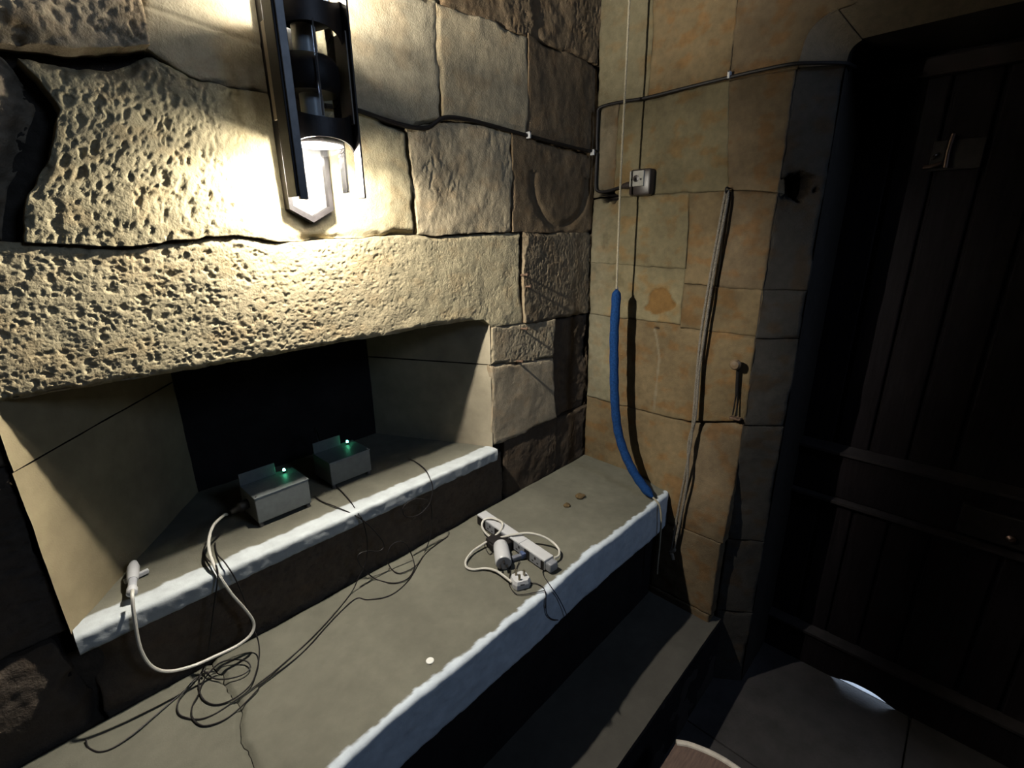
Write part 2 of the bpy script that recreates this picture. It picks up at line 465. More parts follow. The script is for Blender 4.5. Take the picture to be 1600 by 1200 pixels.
# course above z = 1.99
stone(**ls, left=-3.4, right=-1.42, bottom=1.99, top=2.5, seed=1, res=0.02, pit=0.004)
stone(**ls, left=-1.42, right=-0.73, bottom=1.99, top=2.5, seed=2, res=0.007, pit=0.004, tint=T_B)
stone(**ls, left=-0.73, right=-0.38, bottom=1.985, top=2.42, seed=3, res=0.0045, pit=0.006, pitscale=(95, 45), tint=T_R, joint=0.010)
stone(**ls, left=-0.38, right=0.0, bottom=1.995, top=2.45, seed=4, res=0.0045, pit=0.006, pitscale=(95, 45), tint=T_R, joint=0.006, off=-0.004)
stone(**ls, left=-3.4, right=0.0, bottom=2.47, top=3.1, seed=5, res=0.04, pit=0.0)
# course 1.705 - 1.99
stone(**ls, left=-3.4, right=-2.1, bottom=1.70, top=1.99, seed=10, res=0.02)
stone(**ls, left=(-2.1, -2.1), right=(-1.392, -1.384), bottom=[(-2.1, 1.69), (-1.65, 1.70), (-1.50, 1.715), (-1.43, 1.73), (-1.385, 1.745)], top=1.99, seed=11,
      off=0.026, low=0.014, pit=0.010, pitscale=(55, 50), pitcut=0.50, joint=0.022, jr=0.02, tint=(0.52, 0.41, 0.25))
stone(**ls, left=(-1.392, -1.384), right=-0.745, bottom=[(-1.39, 1.742), (-1.33, 1.71), (-1.2, 1.70), (-1.0, 1.705), (-0.855, 1.688), (-0.745, 1.722)], top=1.99, seed=12,
      low=0.004, pit=0.0022, pitcut=0.45, pitscale=(60, 40), joint=0.010, tint=(0.45, 0.38, 0.24), off=-0.002,
      extra=lambda S, T: -0.004 * np.exp(-((T - (1.80 - 0.09 * (S + 1.3))) / 0.004) ** 2) * (S < -1.18))
stone(**ls, left=-0.745, right=-0.404, bottom=[(-0.745, 1.722), (-0.62, 1.728), (-0.404, 1.718)], top=1.987, seed=13, low=0.004, pit=0.0025,
      pitscale=(90, 45), joint=0.006, tint=(0.43, 0.35, 0.21), diag=-0.25)
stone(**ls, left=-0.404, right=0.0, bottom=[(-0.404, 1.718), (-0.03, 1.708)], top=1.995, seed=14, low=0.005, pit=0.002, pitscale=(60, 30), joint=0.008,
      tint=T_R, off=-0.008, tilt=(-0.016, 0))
# course 1.425 - 1.705
stone(**ls, left=-3.4, right=(-2.2, -2.2), bottom=1.425, top=1.70, seed=20, res=0.02)
stone(**ls, left=-2.2, right=[(0, -1.642), (0.25, -1.622), (0.4, -1.604), (0.75, -1.556), (0.88, -1.566), (1, -1.585)], bottom=1.43, top=1.695, seed=21, off=0.008, low=0.02, pit=0.012, pitscale=(45, 32), joint=0.036, jr=0.024,
      tint=(0.36, 0.28, 0.18), diag=0.4)
stone(**ls, left=[(0, -1.618), (0.25, -1.600), (0.4, -1.574), (0.55, -1.552), (0.75, -1.532), (0.9, -1.548), (1, -1.566)], right=(-0.846, -0.862), bottom=[(-1.62, 1.430), (-1.485, 1.414), (-1.382, 1.427), (-1.29, 1.431), (-1.214, 1.416), (-0.846, 1.427)],
      top=[(-1.57, 1.690), (-1.45, 1.70), (-1.385, 1.735), (-1.33, 1.705), (-1.0, 1.700), (-0.855, 1.686)], seed=22, low=0.005, res=0.0027, pit=0.0060, pitscale=(70, 40), pitcut=0.47,
      joint=0.016, jr=0.009, tint=(0.46, 0.385, 0.22), diag=0.45, pitmask=lambda S, T: sstep(-1.15, -1.4, S),
      extra=lambda S, T: 0.010 * sstep(-1.25, -1.5, S) - 0.012 * sstep(1.62, 1.72, T) * sstep(-1.3, -1.45, S))
stone(**ls, left=(-0.846, -0.862), right=(-0.482, -0.478), bottom=1.428, top=[(-0.862, 1.686), (-0.73, 1.722), (-0.6, 1.726), (-0.478, 1.720)], seed=23, low=0.007, pit=0.004,
      pitscale=(60, 22), pitcut=0.44, joint=0.013, jr=0.007, tint=(0.44, 0.355, 0.215), diag=0.3)
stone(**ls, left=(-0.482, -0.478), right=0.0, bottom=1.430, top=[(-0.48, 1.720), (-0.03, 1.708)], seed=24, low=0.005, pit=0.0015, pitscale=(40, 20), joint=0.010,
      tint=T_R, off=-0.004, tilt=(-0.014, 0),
      extra=lambda S, T: -0.010 * np.exp(-((np.hypot((S + 0.22) / 0.16, (T - 1.60) / 0.15) - 1.0) / 0.10) ** 2) * (T < 1.62))
# lintel course 1.17 - 1.425
LBOT = [(-2.3, 1.172), (-1.7, 1.172), (-1.2, 1.168), (-0.8, 1.171), (-0.60, 1.168)]
J1 = [(-2.3, 1.428), (-1.62, 1.428), (-1.485, 1.414), (-1.382, 1.426), (-1.29, 1.430), (-1.214, 1.415), (-0.846, 1.427), (-0.43, 1.428)]
stone(**ls, left=-3.4, right=-2.3, bottom=1.17, top=1.425, seed=30, res=0.02)
stone(**ls, left=-2.3, right=-0.436, bottom=[(-2.3, 1.172), (-1.7, 1.172), (-1.2, 1.168), (-0.8, 1.171), (-0.615, 1.168), (-0.58, 1.137), (-0.436, 1.130)], top=J1, seed=31, low=0.004, res=0.0025,
      pit=0.0052, pitscale=(72, 66), pitcut=0.53, joint=0.010, jr=0.007, tint=(0.47, 0.39, 0.225), warp=0.004, back=0.05,
      pitmask=lambda S, T: 0.18 + 0.82 * sstep(-0.75, -1.45, S))
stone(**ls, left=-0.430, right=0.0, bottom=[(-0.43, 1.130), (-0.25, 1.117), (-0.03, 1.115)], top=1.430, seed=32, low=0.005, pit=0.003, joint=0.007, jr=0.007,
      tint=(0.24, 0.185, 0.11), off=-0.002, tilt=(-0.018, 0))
# right of the niche
stone(**ls, left=(-0.590, -0.580), right=(-0.252, -0.245), bottom=[(-0.59, 1.012), (-0.25, 0.968)], top=[(-0.58, 1.137), (-0.25, 1.118)], seed=40, low=0.003, pit=0.003, pitscale=(80, 50),
      joint=0.008, tint=(0.40, 0.325, 0.20))
stone(**ls, left=(-0.585, -0.590), right=(-0.225, -0.252), bottom=0.714, top=[(-0.59, 1.012), (-0.25, 0.968)], seed=41, low=0.003, pit=0.0022, pitscale=(70, 40), joint=0.007,
      tint=(0.37, 0.30, 0.19), diag=-0.5)
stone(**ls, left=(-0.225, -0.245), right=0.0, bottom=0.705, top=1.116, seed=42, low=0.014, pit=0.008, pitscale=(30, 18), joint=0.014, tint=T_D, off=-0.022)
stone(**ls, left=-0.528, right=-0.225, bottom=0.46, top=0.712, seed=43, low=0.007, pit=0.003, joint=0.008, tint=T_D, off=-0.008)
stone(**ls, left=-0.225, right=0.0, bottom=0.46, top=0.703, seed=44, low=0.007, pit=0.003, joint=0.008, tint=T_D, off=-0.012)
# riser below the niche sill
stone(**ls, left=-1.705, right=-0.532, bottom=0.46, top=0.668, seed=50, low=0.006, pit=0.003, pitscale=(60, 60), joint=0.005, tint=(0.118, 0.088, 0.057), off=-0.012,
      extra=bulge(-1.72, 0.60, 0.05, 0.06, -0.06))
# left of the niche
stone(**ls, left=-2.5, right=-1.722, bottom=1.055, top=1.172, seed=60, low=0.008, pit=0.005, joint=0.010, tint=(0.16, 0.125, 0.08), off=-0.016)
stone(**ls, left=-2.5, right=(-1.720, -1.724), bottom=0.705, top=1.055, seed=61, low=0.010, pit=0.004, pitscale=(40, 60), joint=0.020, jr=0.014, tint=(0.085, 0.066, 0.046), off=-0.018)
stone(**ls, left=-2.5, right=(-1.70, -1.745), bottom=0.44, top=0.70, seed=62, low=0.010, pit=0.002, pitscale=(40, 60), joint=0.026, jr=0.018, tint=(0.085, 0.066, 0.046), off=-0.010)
stone(**ls, left=-3.4, right=-2.5, bottom=0.44, top=1.17, seed=63, res=0.03, tint=(0.2, 0.16, 0.12))

# ---- niche lining: jamb stones, sill, soffit, back
def lining(name, quadpts, n=(30, 30), seed=0, amp=0.004, tint=(0.44, 0.37, 0.24), parent=None, jointv=None, material=None):
    a, b, c, d = [np.array(p, float) for p in quadpts]          # a->b is u, a->d is v
    U, V = np.meshgrid(np.linspace(0, 1, n[0] + 1), np.linspace(0, 1, n[1] + 1))
    P_ = (a * (1 - U[..., None]) + b * U[..., None]) * (1 - V[..., None]) + (d * (1 - U[..., None]) + c * U[..., None]) * V[..., None]
    nrm = np.cross(b - a, d - a); nrm /= np.linalg.norm(nrm)
    lu = np.linalg.norm(b - a); lv = np.linalg.norm(d - a)
    h = (fbm(U * lu * 12, V * lv * 12, seed, 4) - 0.5) * 2 * amp
    P_ = P_ + h[..., None] * nrm
    col = np.array(tint) * (0.82 + 0.36 * fbm(U * lu * 10, V * lv * 10, seed + 3, 4))[..., None]
    idx = np.arange(U.size).reshape(U.shape)
    q = np.stack([idx[:-1, :-1], idx[:-1, 1:], idx[1:, 1:], idx[1:, :-1]], -1).reshape(-1, 4)
    me = np_mesh(name, P_.reshape(-1, 3), q, col.reshape(-1, 3)); me.polygons.foreach_set('use_smooth', np.ones(len(q), bool))
    return link_mesh(name, me, material or CEMENT, parent)

ND = 0.42
NB0, NB1 = -1.40, -0.80
niche = struct(quad_wall('trim_niche', [((-1.42, ND + 0.002, 0.66), (-0.78, ND + 0.04, 1.25))], DARKSTONE), 'shade-darkened back of the low wall niche holding the metal boxes')
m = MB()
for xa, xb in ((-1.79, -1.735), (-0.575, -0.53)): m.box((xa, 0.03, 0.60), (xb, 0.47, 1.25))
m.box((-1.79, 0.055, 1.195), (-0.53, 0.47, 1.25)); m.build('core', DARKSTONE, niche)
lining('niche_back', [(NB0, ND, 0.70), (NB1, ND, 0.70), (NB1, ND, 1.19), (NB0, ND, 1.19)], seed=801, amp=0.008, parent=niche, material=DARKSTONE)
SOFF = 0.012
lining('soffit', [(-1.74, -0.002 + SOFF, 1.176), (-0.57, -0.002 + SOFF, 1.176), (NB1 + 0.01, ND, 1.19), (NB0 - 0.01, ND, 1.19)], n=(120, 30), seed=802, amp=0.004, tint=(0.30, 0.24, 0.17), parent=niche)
# right jamb : two stones, splayed inwards
def RJ(y): return -0.586 - 0.51 * y
def LJ(y): return -1.716 + 0.77 * y
for k, (z0, z1) in enumerate(((0.69, 1.008), (1.012, 1.18))):
    lining('jamb_stone', [(RJ(0.004), 0.004, z0), (RJ(ND), ND, z0), (RJ(ND), ND, z1), (RJ(0.004), 0.004, z1)], seed=810 + k, amp=0.003, tint=(0.55, 0.48, 0.345), parent=niche)
for k, (z0, z1) in enumerate(((0.69, 1.05), (1.053, 1.18))):
    lining('jamb_stone', [(LJ(0.0), 0.0, z0), (LJ(ND), ND, z0), (LJ(ND), ND, z1), (LJ(0.0), 0.0, z1)], seed=815 + k, amp=0.003, tint=(0.45, 0.37, 0.22), parent=niche)

# ---- painted nosings : profile swept along x, colour per vertex
def nosing(name, x0, x1, prof, paint, seed, parent=None, step=0.004, wob=0.004, tint=(0.43, 0.385, 0.27), white=(0.72, 0.76, 0.78), yoff=None, material=None, rough=0.003):
    """prof: list of (y, z); paint(S, y, z, arc)->0..1 white paint"""
    # refine profile
    pts = []
    for (a, b) in zip(prof, prof[1:]):
        L = math.hypot(b[0] - a[0], b[1] - a[1]); k = max(1, int(L / step))
        for i in range(k): pts.append((a[0] + (b[0] - a[0]) * i / k, a[1] + (b[1] - a[1]) * i / k))
    pts.append(prof[-1])
    # soften corners
    Y = np.array([p[0] for p in pts]); Z = np.array([p[1] for p in pts])
    for _ in range(1):
        Y[1:-1] = 0.25 * Y[:-2] + 0.5 * Y[1:-1] + 0.25 * Y[2:]; Z[1:-1] = 0.25 * Z[:-2] + 0.5 * Z[1:-1] + 0.25 * Z[2:]
    X = np.linspace(x0, x1, max(2, int((x1 - x0) / step)))
    A = np.concatenate([[0], np.cumsum(np.hypot(np.diff(Y), np.diff(Z)))])
    S, I = np.meshgrid(X, np.arange(len(Y)), indexing='ij')
    YY = Y[I]; ZZ = Z[I]; AA = A[I]
    # local normals in the profile plane
    ty = np.gradient(Y); tz = np.gradient(Z); ln = np.hypot(ty, tz) + 1e-9
    ny, nz = -tz / ln, ty / ln
    if nz[0] < 0: ny, nz = -ny, -nz
    pw = paint(S, YY, ZZ, AA)
    h = (fbm(S * 9, AA * 9, seed, 3) - 0.5) * 2 * wob + (fbm(S * 60, AA * 60, seed + 7, 3) - 0.5) * rough * (0.25 + 0.8 * pw) + 0.001 * pw
    YY = YY + ny[I] * h; ZZ = ZZ + nz[I] * h
    for sgn_, xe in ((1, x0), (-1, x1)):
        if abs(xe + 1.525) < 0.01:
            dx_e = np.abs(S - xe); wv = 0.030 * (fbm(YY * 11, YY * 0 + 5, 951, 4) - 0.5) * 2 + 0.05 * (YY + 0.2)
            ZZ = ZZ - 0.007 * np.exp(-(dx_e / 0.006) ** 2) * sstep(0.35, 0.6, fbm(YY * 9, YY * 0 + 1, 953, 2) + 0.15)
            S = S + wv * np.exp(-(dx_e / 0.08) ** 2)
    if yoff is not None: YY = YY + yoff(S, YY)
    c0 = np.array(tint) * (0.82 + 0.36 * fbm(S * 8, AA * 8 + 3, seed + 11, 4))[..., None]
    c1 = np.array(white) * (0.90 + 0.16 * fbm(S * 30, AA * 60, seed + 13, 3))[..., None]
    col = c0 * (1 - pw[..., None]) + c1 * pw[..., None]
    P_ = np.stack([S, YY, ZZ], -1)
    idx = np.arange(S.size).reshape(S.shape)
    q = np.stack([idx[:-1, :-1], idx[:-1, 1:], idx[1:, 1:], idx[1:, :-1]], -1).reshape(-1, 4)
    # end caps as fans of quads to a back line
    me = np_mesh(name, P_.reshape(-1, 3), q, col.reshape(-1, 3)); me.polygons.foreach_set('use_smooth', np.ones(len(q), bool))
    return link_mesh(name, me, material or CEMENT, parent)

def sill_paint(S, y, z, A):
    e = 0.022 + 0.020 * (fbm(S * 20, S * 0 + 1, 903, 3) - 0.3)
    top = sstep(e + 0.004, e - 0.004, y + 0.25 * (fbm(S * 70, A * 70, 905, 2) - 0.5) * 0.03)
    low_ = sstep(0.664, 0.672, z + (fbm(S * 30, A * 10, 907, 3) - 0.5) * 0.022)
    return np.clip(top * low_, 0, 1)
niche_sill = struct(nosing('trim_sill', -1.712, -0.590, [(ND, 0.712), (0.03, 0.711), (-0.019, 0.710), (-0.022, 0.706), (-0.019, 0.668), (0.03, 0.660)], sill_paint, 900,
                           wob=0.0022, white=(0.80, 0.86, 0.87), tint=(0.26, 0.25, 0.19)), 'stone niche sill with a rough white painted edge')
# widen the back of the sill is not needed: the jambs cut it

def bench_paint(S, y, z, A):
    e = -0.411 + 0.016 * (fbm(S * 14, S * 0 + 2, 913, 3) - 0.5)
    top = sstep(e + 0.003, e - 0.003, y + (fbm(S * 60, A * 60, 915, 2) - 0.5) * 0.012)
    return np.clip(top, 0, 1)
def bench_edge(S, y):
    # the front runs a little out of true and is rounded off at the wall end
    f = sstep(-0.25, -0.42, y)
    return f * (0.010 * (fbm(S * 3.2, S * 0, 917, 2) - 0.5) * 2 - 0.012 * sstep(-1.2, -1.5, S) + 0.085 * np.clip((S + 0.115) / 0.115, 0, 1) ** 2.2)
bench = thing('stone_bench', 'long cement-topped stone bench with white painted edge below the niche', 'bench', (-1.2, -0.2, 0.0))
BP = [(0.0, 0.482), (-0.40, 0.481), (-0.426, 0.480), (-0.430, 0.475), (-0.430, 0.345), (-0.424, 0.333), (-0.30, 0.330)]
CR = lambda y: -1.53 - 0.0 * y
def crack(S, y): return 0
slabs = []
for nm, x0, x1, sd in (('slab', -1.5243, -0.03, 920), ('slab', -2.6, -1.5257, 921)):
    slabs.append(nosing(nm, x0, x1, BP, bench_paint, sd, bench, wob=0.0035, tint=(0.235, 0.228, 0.175), white=(0.95, 1.06, 1.16), yoff=bench_edge))
mb = MB(); mb.box((-2.6, -0.385, -0.02), (-0.09, -0.002, 0.332)); mb.build('riser', DARKSTONE, bench)

# ---- step in front of the bench, floor
step = struct(quad_wall('trim_step', [((-2.9, -0.66, -0.31), (-0.02, 0.03, -0.02))], DARKSTONE), 'stone step running along the foot of the bench')
lining('tread', [(-2.9, -0.37, 0.0), (-0.0, -0.37, 0.0), (-0.0, -0.658, 0.0), (-2.9, -0.658, 0.0)], n=(220, 40), seed=931, amp=0.003, tint=(0.125, 0.118, 0.10), parent=step)
lining('riser', [(-2.9, -0.658, 0.0), (0.0, -0.658, 0.0), (0.0, -0.66, -0.31), (-2.9, -0.66, -0.31)], n=(220, 30), seed=932, amp=0.004, tint=(0.06, 0.05, 0.045), parent=step)

floor = struct(quad_wall('floor', [((-3.6, -3.6, -0.42), (2.2, 0.1, -0.318))], MORTAR))
random.seed(4)
yy = -0.62; row = 0
while yy > -3.2:
    dy = random.uniform(0.62, 0.70); xx = 0.318 if row % 2 == 0 else 0.3181
    while xx > -3.4:
        dx = random.uniform(0.55, 0.85)
        fb = MB(); zz = -0.30 + random.uniform(-0.002, 0.002)
        fb.box((xx - dx + 0.0025, yy - dy + 0.0025, -0.33), (xx - 0.0005, yy - 0.0025, zz), bev=0.002)
        fb.build('flagstone', FLAG, floor)
        xx -= dx
    yy -= dy; row += 1

# ---- right wall (plane x = -0.03), s = -y
wall_right = struct(quad_wall('wall_right', [((0.05, -0.745, -0.4), (0.38, 0.05, 3.1)), ((0.05, -3.2, 1.985), (0.38, -0.74, 3.1)), ((0.05, -3.2, -0.4), (0.38, -1.72, 1.99))], MORTAR))
rs = dict(parent=wall_right, frame=right_frame, low=0.004, pit=0.0012, pitscale=(60, 60), joint=0.0020, jr=0.004, res=0.005, warp=0.005)
R_Y = (0.43, 0.365, 0.215); R_O = (0.42, 0.315, 0.175); R_B = (0.36, 0.27, 0.165)
def wash(S, T, base):          # limewash left near the corner, spalled patches, and shade painted into the star hole
    k = sstep(0.13, 0.02, S + 0.05 * (fbm(S * 20, T * 9, 77, 3) - 0.5)) * 0.5
    d = sstep(0.60, 0.72, fbm(S * 16, T * 16, 79, 4)) * sstep(0.30, 0.10, S) * 0.5
    base = base * (1 - k[..., None]) + np.array([0.34, 0.31, 0.22]) * k[..., None]
    base = base * (1 - d[..., None]) + base * np.array([0.5, 0.47, 0.42]) * d[..., None]
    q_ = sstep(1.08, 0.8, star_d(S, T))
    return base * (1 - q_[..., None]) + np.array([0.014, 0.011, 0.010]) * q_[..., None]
def wash_top(S, T, base):
    k = sstep(0.20, 0.18, S)
    base = base * (1 - 0.4 * k[..., None]) + np.array([0.30, 0.27, 0.18]) * 0.4 * k[..., None]
    return base
def patch(S, T, base):         # the orange spalled patch
    base = wash(S, T, base)
    f = fbm(S * 14, T * 14, 83, 3)
    cs = np.hypot((S - 0.325 + 0.5 * (T - 1.19)) / 0.075, (T - 1.190 - 0.35 * (S - 0.33)) / 0.048) + (f - 0.5) * 1.5
    k = sstep(1.02, 0.96, cs) 
    return base * (1 - k[..., None]) + np.array([0.27, 0.155, 0.055]) * k[..., None]
def patch_h(S, T):
    f = fbm(S * 14, T * 14, 83, 3)
    cs = np.hypot((S - 0.325 + 0.5 * (T - 1.19)) / 0.075, (T - 1.190 - 0.35 * (S - 0.33)) / 0.048) + (f - 0.5) * 1.5
    return -0.004 * sstep(1.02, 0.96, cs)
# upper stones
stone(**rs, left=0.0, right=0.203, bottom=1.858, top=2.6, seed=100, tint=R_Y, stain_shade=wash_top)
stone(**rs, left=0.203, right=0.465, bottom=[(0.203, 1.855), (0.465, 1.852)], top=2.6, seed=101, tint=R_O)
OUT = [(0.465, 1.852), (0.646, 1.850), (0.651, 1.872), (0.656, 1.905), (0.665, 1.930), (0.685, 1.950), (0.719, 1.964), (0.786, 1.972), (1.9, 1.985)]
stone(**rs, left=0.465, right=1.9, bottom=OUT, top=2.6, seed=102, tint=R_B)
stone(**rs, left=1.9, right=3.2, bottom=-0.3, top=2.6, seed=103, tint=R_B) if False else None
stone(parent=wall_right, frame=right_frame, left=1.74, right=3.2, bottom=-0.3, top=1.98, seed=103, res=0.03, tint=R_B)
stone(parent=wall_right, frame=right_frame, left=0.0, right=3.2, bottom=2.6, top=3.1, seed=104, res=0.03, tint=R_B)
# 1.55 - 1.855
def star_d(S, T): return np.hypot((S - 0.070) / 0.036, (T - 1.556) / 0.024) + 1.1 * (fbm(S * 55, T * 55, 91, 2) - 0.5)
star = lambda S, T: -0.05 * sstep(1.0, 0.6, star_d(S, T))
stone(**rs, left=0.0, right=0.088, bottom=1.556, top=1.855, seed=110, tint=R_B, stain_shade=wash, extra=star)
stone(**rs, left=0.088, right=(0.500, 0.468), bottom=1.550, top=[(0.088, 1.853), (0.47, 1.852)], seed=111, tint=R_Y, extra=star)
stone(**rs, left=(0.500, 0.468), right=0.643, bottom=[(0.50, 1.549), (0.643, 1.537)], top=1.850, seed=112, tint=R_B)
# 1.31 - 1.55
stone(**rs, left=0.0, right=(0.389, 0.374), bottom=[(0.0, 1.313), (0.389, 1.305)], top=1.550, seed=120, tint=R_Y, stain_shade=wash, extra=star)
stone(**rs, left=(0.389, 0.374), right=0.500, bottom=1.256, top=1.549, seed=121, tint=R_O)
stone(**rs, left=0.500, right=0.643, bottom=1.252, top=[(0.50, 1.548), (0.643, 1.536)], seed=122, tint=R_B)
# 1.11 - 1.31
stone(**rs, left=0.0, right=0.388, bottom=1.112, top=[(0.0, 1.313), (0.388, 1.305)], seed=130, tint=R_Y, stain_shade=patch, extra=patch_h)
stone(**rs, left=0.388, right=0.643, bottom=1.102, top=1.254, seed=131, tint=R_O, stain_shade=patch, extra=patch_h)
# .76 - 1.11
stone(**rs, left=0.0, right=0.128, bottom=0.76, top=1.112, seed=140, tint=(0.47, 0.42, 0.27), stain_shade=wash)
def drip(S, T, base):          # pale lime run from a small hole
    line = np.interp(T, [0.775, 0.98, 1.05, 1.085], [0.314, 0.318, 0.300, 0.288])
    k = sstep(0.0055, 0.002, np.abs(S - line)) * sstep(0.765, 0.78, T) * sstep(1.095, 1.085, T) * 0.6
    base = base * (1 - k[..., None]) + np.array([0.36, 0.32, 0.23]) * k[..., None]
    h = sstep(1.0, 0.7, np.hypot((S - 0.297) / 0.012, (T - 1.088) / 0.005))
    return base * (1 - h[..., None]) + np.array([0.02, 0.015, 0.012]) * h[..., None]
stone(**rs, left=0.128, right=0.643, bottom=[(0.128, 0.757), (0.45, 0.762), (0.50, 0.775), (0.643, 0.815)], top=[(0.128, 1.112), (0.386, 1.112), (0.392, 1.102), (0.643, 1.102)], seed=142, tint=R_O, stain_shade=drip,
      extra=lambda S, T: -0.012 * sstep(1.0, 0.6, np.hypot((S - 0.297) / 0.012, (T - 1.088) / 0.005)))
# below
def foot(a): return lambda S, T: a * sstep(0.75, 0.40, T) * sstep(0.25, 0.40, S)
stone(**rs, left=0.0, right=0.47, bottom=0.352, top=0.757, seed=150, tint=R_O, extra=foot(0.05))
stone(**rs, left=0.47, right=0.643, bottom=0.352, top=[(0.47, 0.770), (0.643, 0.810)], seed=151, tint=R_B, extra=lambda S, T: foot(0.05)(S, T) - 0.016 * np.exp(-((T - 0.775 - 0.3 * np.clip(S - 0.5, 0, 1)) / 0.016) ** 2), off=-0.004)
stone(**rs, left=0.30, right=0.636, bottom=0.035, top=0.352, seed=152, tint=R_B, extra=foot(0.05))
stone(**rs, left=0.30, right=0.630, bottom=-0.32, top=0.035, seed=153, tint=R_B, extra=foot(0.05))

# chamfered doorway edge: jamb stones, head
def cham_frame(s, t, h):       # s 0..0.13 across the chamfer
    n = np.array([-0.80, -0.60, 0.0])
    x = -0.030 + s * 0.072 / 0.12; y = -0.640 - s * 0.108 / 0.12
    return np.stack([x + h * n[0], y + h * n[1], t], -1)
def hole_shade(S, T, base):  # colours the hole dark to stand for the shade inside it
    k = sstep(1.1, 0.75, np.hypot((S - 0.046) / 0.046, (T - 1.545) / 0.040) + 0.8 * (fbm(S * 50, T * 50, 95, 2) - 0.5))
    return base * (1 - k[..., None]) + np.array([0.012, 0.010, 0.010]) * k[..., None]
pithole = lambda S, T: -0.055 * sstep(1.0, 0.6, np.hypot((S - 0.046) / 0.046, (T - 1.545) / 0.040) + 0.8 * (fbm(S * 50, T * 50, 95, 2) - 0.5))
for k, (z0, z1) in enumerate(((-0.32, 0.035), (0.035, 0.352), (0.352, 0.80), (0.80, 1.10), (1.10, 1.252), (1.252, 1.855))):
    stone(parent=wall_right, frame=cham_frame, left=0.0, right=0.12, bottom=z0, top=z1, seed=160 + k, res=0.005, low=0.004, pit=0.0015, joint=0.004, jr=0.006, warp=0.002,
          tint=(0.13, 0.12, 0.105), extra=pithole, stain_shade=hole_shade, back=0.06)
# head: sweep between the outer and inner curves
outer = [(-0.030, -0.640, 1.852), (-0.030, -0.651, 1.872), (-0.030, -0.656, 1.905), (-0.030, -0.665, 1.930), (-0.030, -0.685, 1.950), (-0.030, -0.719, 1.964), (-0.030, -0.786, 1.972), (-0.030, -1.3, 1.978), (-0.030, -1.95, 1.985)]
inner = [(0.042, -0.748, 1.852), (0.042, -0.748, 1.858), (0.042, -0.749, 1.870), (0.042, -0.752, 1.882), (0.042, -0.760, 1.893), (0.042, -0.775, 1.902), (0.042, -0.80, 1.906), (0.042, -1.3, 1.908), (0.042, -1.95, 1.912)]
def strip(name, A, B, n, tint, seed, parent, amp=0.003, sub=14, material=None):
    A = np.array(smooth_path(A, sub)); B = np.array(smooth_path(B, sub))
    V = np.linspace(0, 1, n + 1)[None, :, None]
    G = A[:, None, :] * (1 - V) + B[:, None, :] * V
    S = G[..., 1]; T = G[..., 2] + G[..., 0]
    G = G + ((fbm(S * 14, T * 14, seed, 3) - 0.5) * 2 * amp)[..., None] * np.array([-0.7, -0.3, -0.6])
    col = np.array(tint) * (0.82 + 0.36 * fbm(S * 9, T * 9, seed + 2, 4))[..., None]
    idx = np.arange(G.shape[0] * G.shape[1]).reshape(G.shape[:2])
    q = np.stack([idx[:-1, :-1], idx[:-1, 1:], idx[1:, 1:], idx[1:, :-1]], -1).reshape(-1, 4)
    me = np_mesh(name, G.reshape(-1, 3), q, col.reshape(-1, 3)); me.polygons.foreach_set('use_smooth', np.ones(len(q), bool))
    return link_mesh(name, me, material or STONE, parent)
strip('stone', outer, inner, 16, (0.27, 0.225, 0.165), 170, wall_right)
# reveal and soffit behind the chamfer, tinted darker to hold the doorway's shade
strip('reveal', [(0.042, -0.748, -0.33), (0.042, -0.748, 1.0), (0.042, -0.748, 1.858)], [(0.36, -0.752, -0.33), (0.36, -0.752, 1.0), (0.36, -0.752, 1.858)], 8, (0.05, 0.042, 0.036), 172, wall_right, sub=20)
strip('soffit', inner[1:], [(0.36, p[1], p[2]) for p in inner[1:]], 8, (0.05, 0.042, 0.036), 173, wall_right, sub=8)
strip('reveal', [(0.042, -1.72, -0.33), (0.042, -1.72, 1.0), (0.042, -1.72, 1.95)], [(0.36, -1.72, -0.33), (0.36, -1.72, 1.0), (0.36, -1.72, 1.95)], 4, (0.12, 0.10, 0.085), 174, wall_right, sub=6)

# ---- the rest of the room (out of frame): back wall with an opening added for the fill light, far side, ceiling
struct(quad_wall('wall_back', [((-3.4, -3.3, -0.3), (-0.90, -3.1, 3.1)), ((-0.20, -3.3, -0.3), (0.38, -3.1, 3.1)), ((-0.90, -3.3, -0.3), (-0.20, -3.1, 2.28)), ((-0.90, -3.3, 3.06), (-0.20, -3.1, 3.1))], PLASTER))
struct(quad_wall('wall_far', [((-3.6, -3.3, -0.3), (-3.4, 0.6, 3.1))], PLASTER))
struct(quad_wall('ceiling', [((-3.6, -3.3, 3.1), (0.38, 0.6, 3.2))], PLASTER))

# ---- door at the back of the reveal
DX = 0.33
door = struct(bpy.data.objects.new('door_1', None), 'dark oak plank door with moulded rails in the deep doorway'); COL.objects.link(door)
door.location = (DX, -1.25, -0.29)
YE = [-0.70, -0.853, -0.960, -1.067, -1.180, -1.352, -1.46, -1.60, -1.76]
def door_planks(z0, z1, ys):
    for a, b in zip(ys, ys[1:]):
        m = MB(); m.box((DX, b + 0.006, z0), (DX + 0.035, a - 0.006, z1), bev=0.004); m.build('plank', OAK, door)
door_planks(0.655, 1.845, YE)
door_planks(-0.14, 0.475, [y + 0.004 for y in YE])
m = MB(); m.box((DX + 0.012, -1.76, -0.262), (DX + 0.05, -0.70, 1.99)); m.build('backing', OAK, door)
m = MB(); m.box((DX - 0.022, -1.76, 0.478), (DX + 0.02, -0.70, 0.655), bev=0.005); m.build('middle_rail', OAK, door)
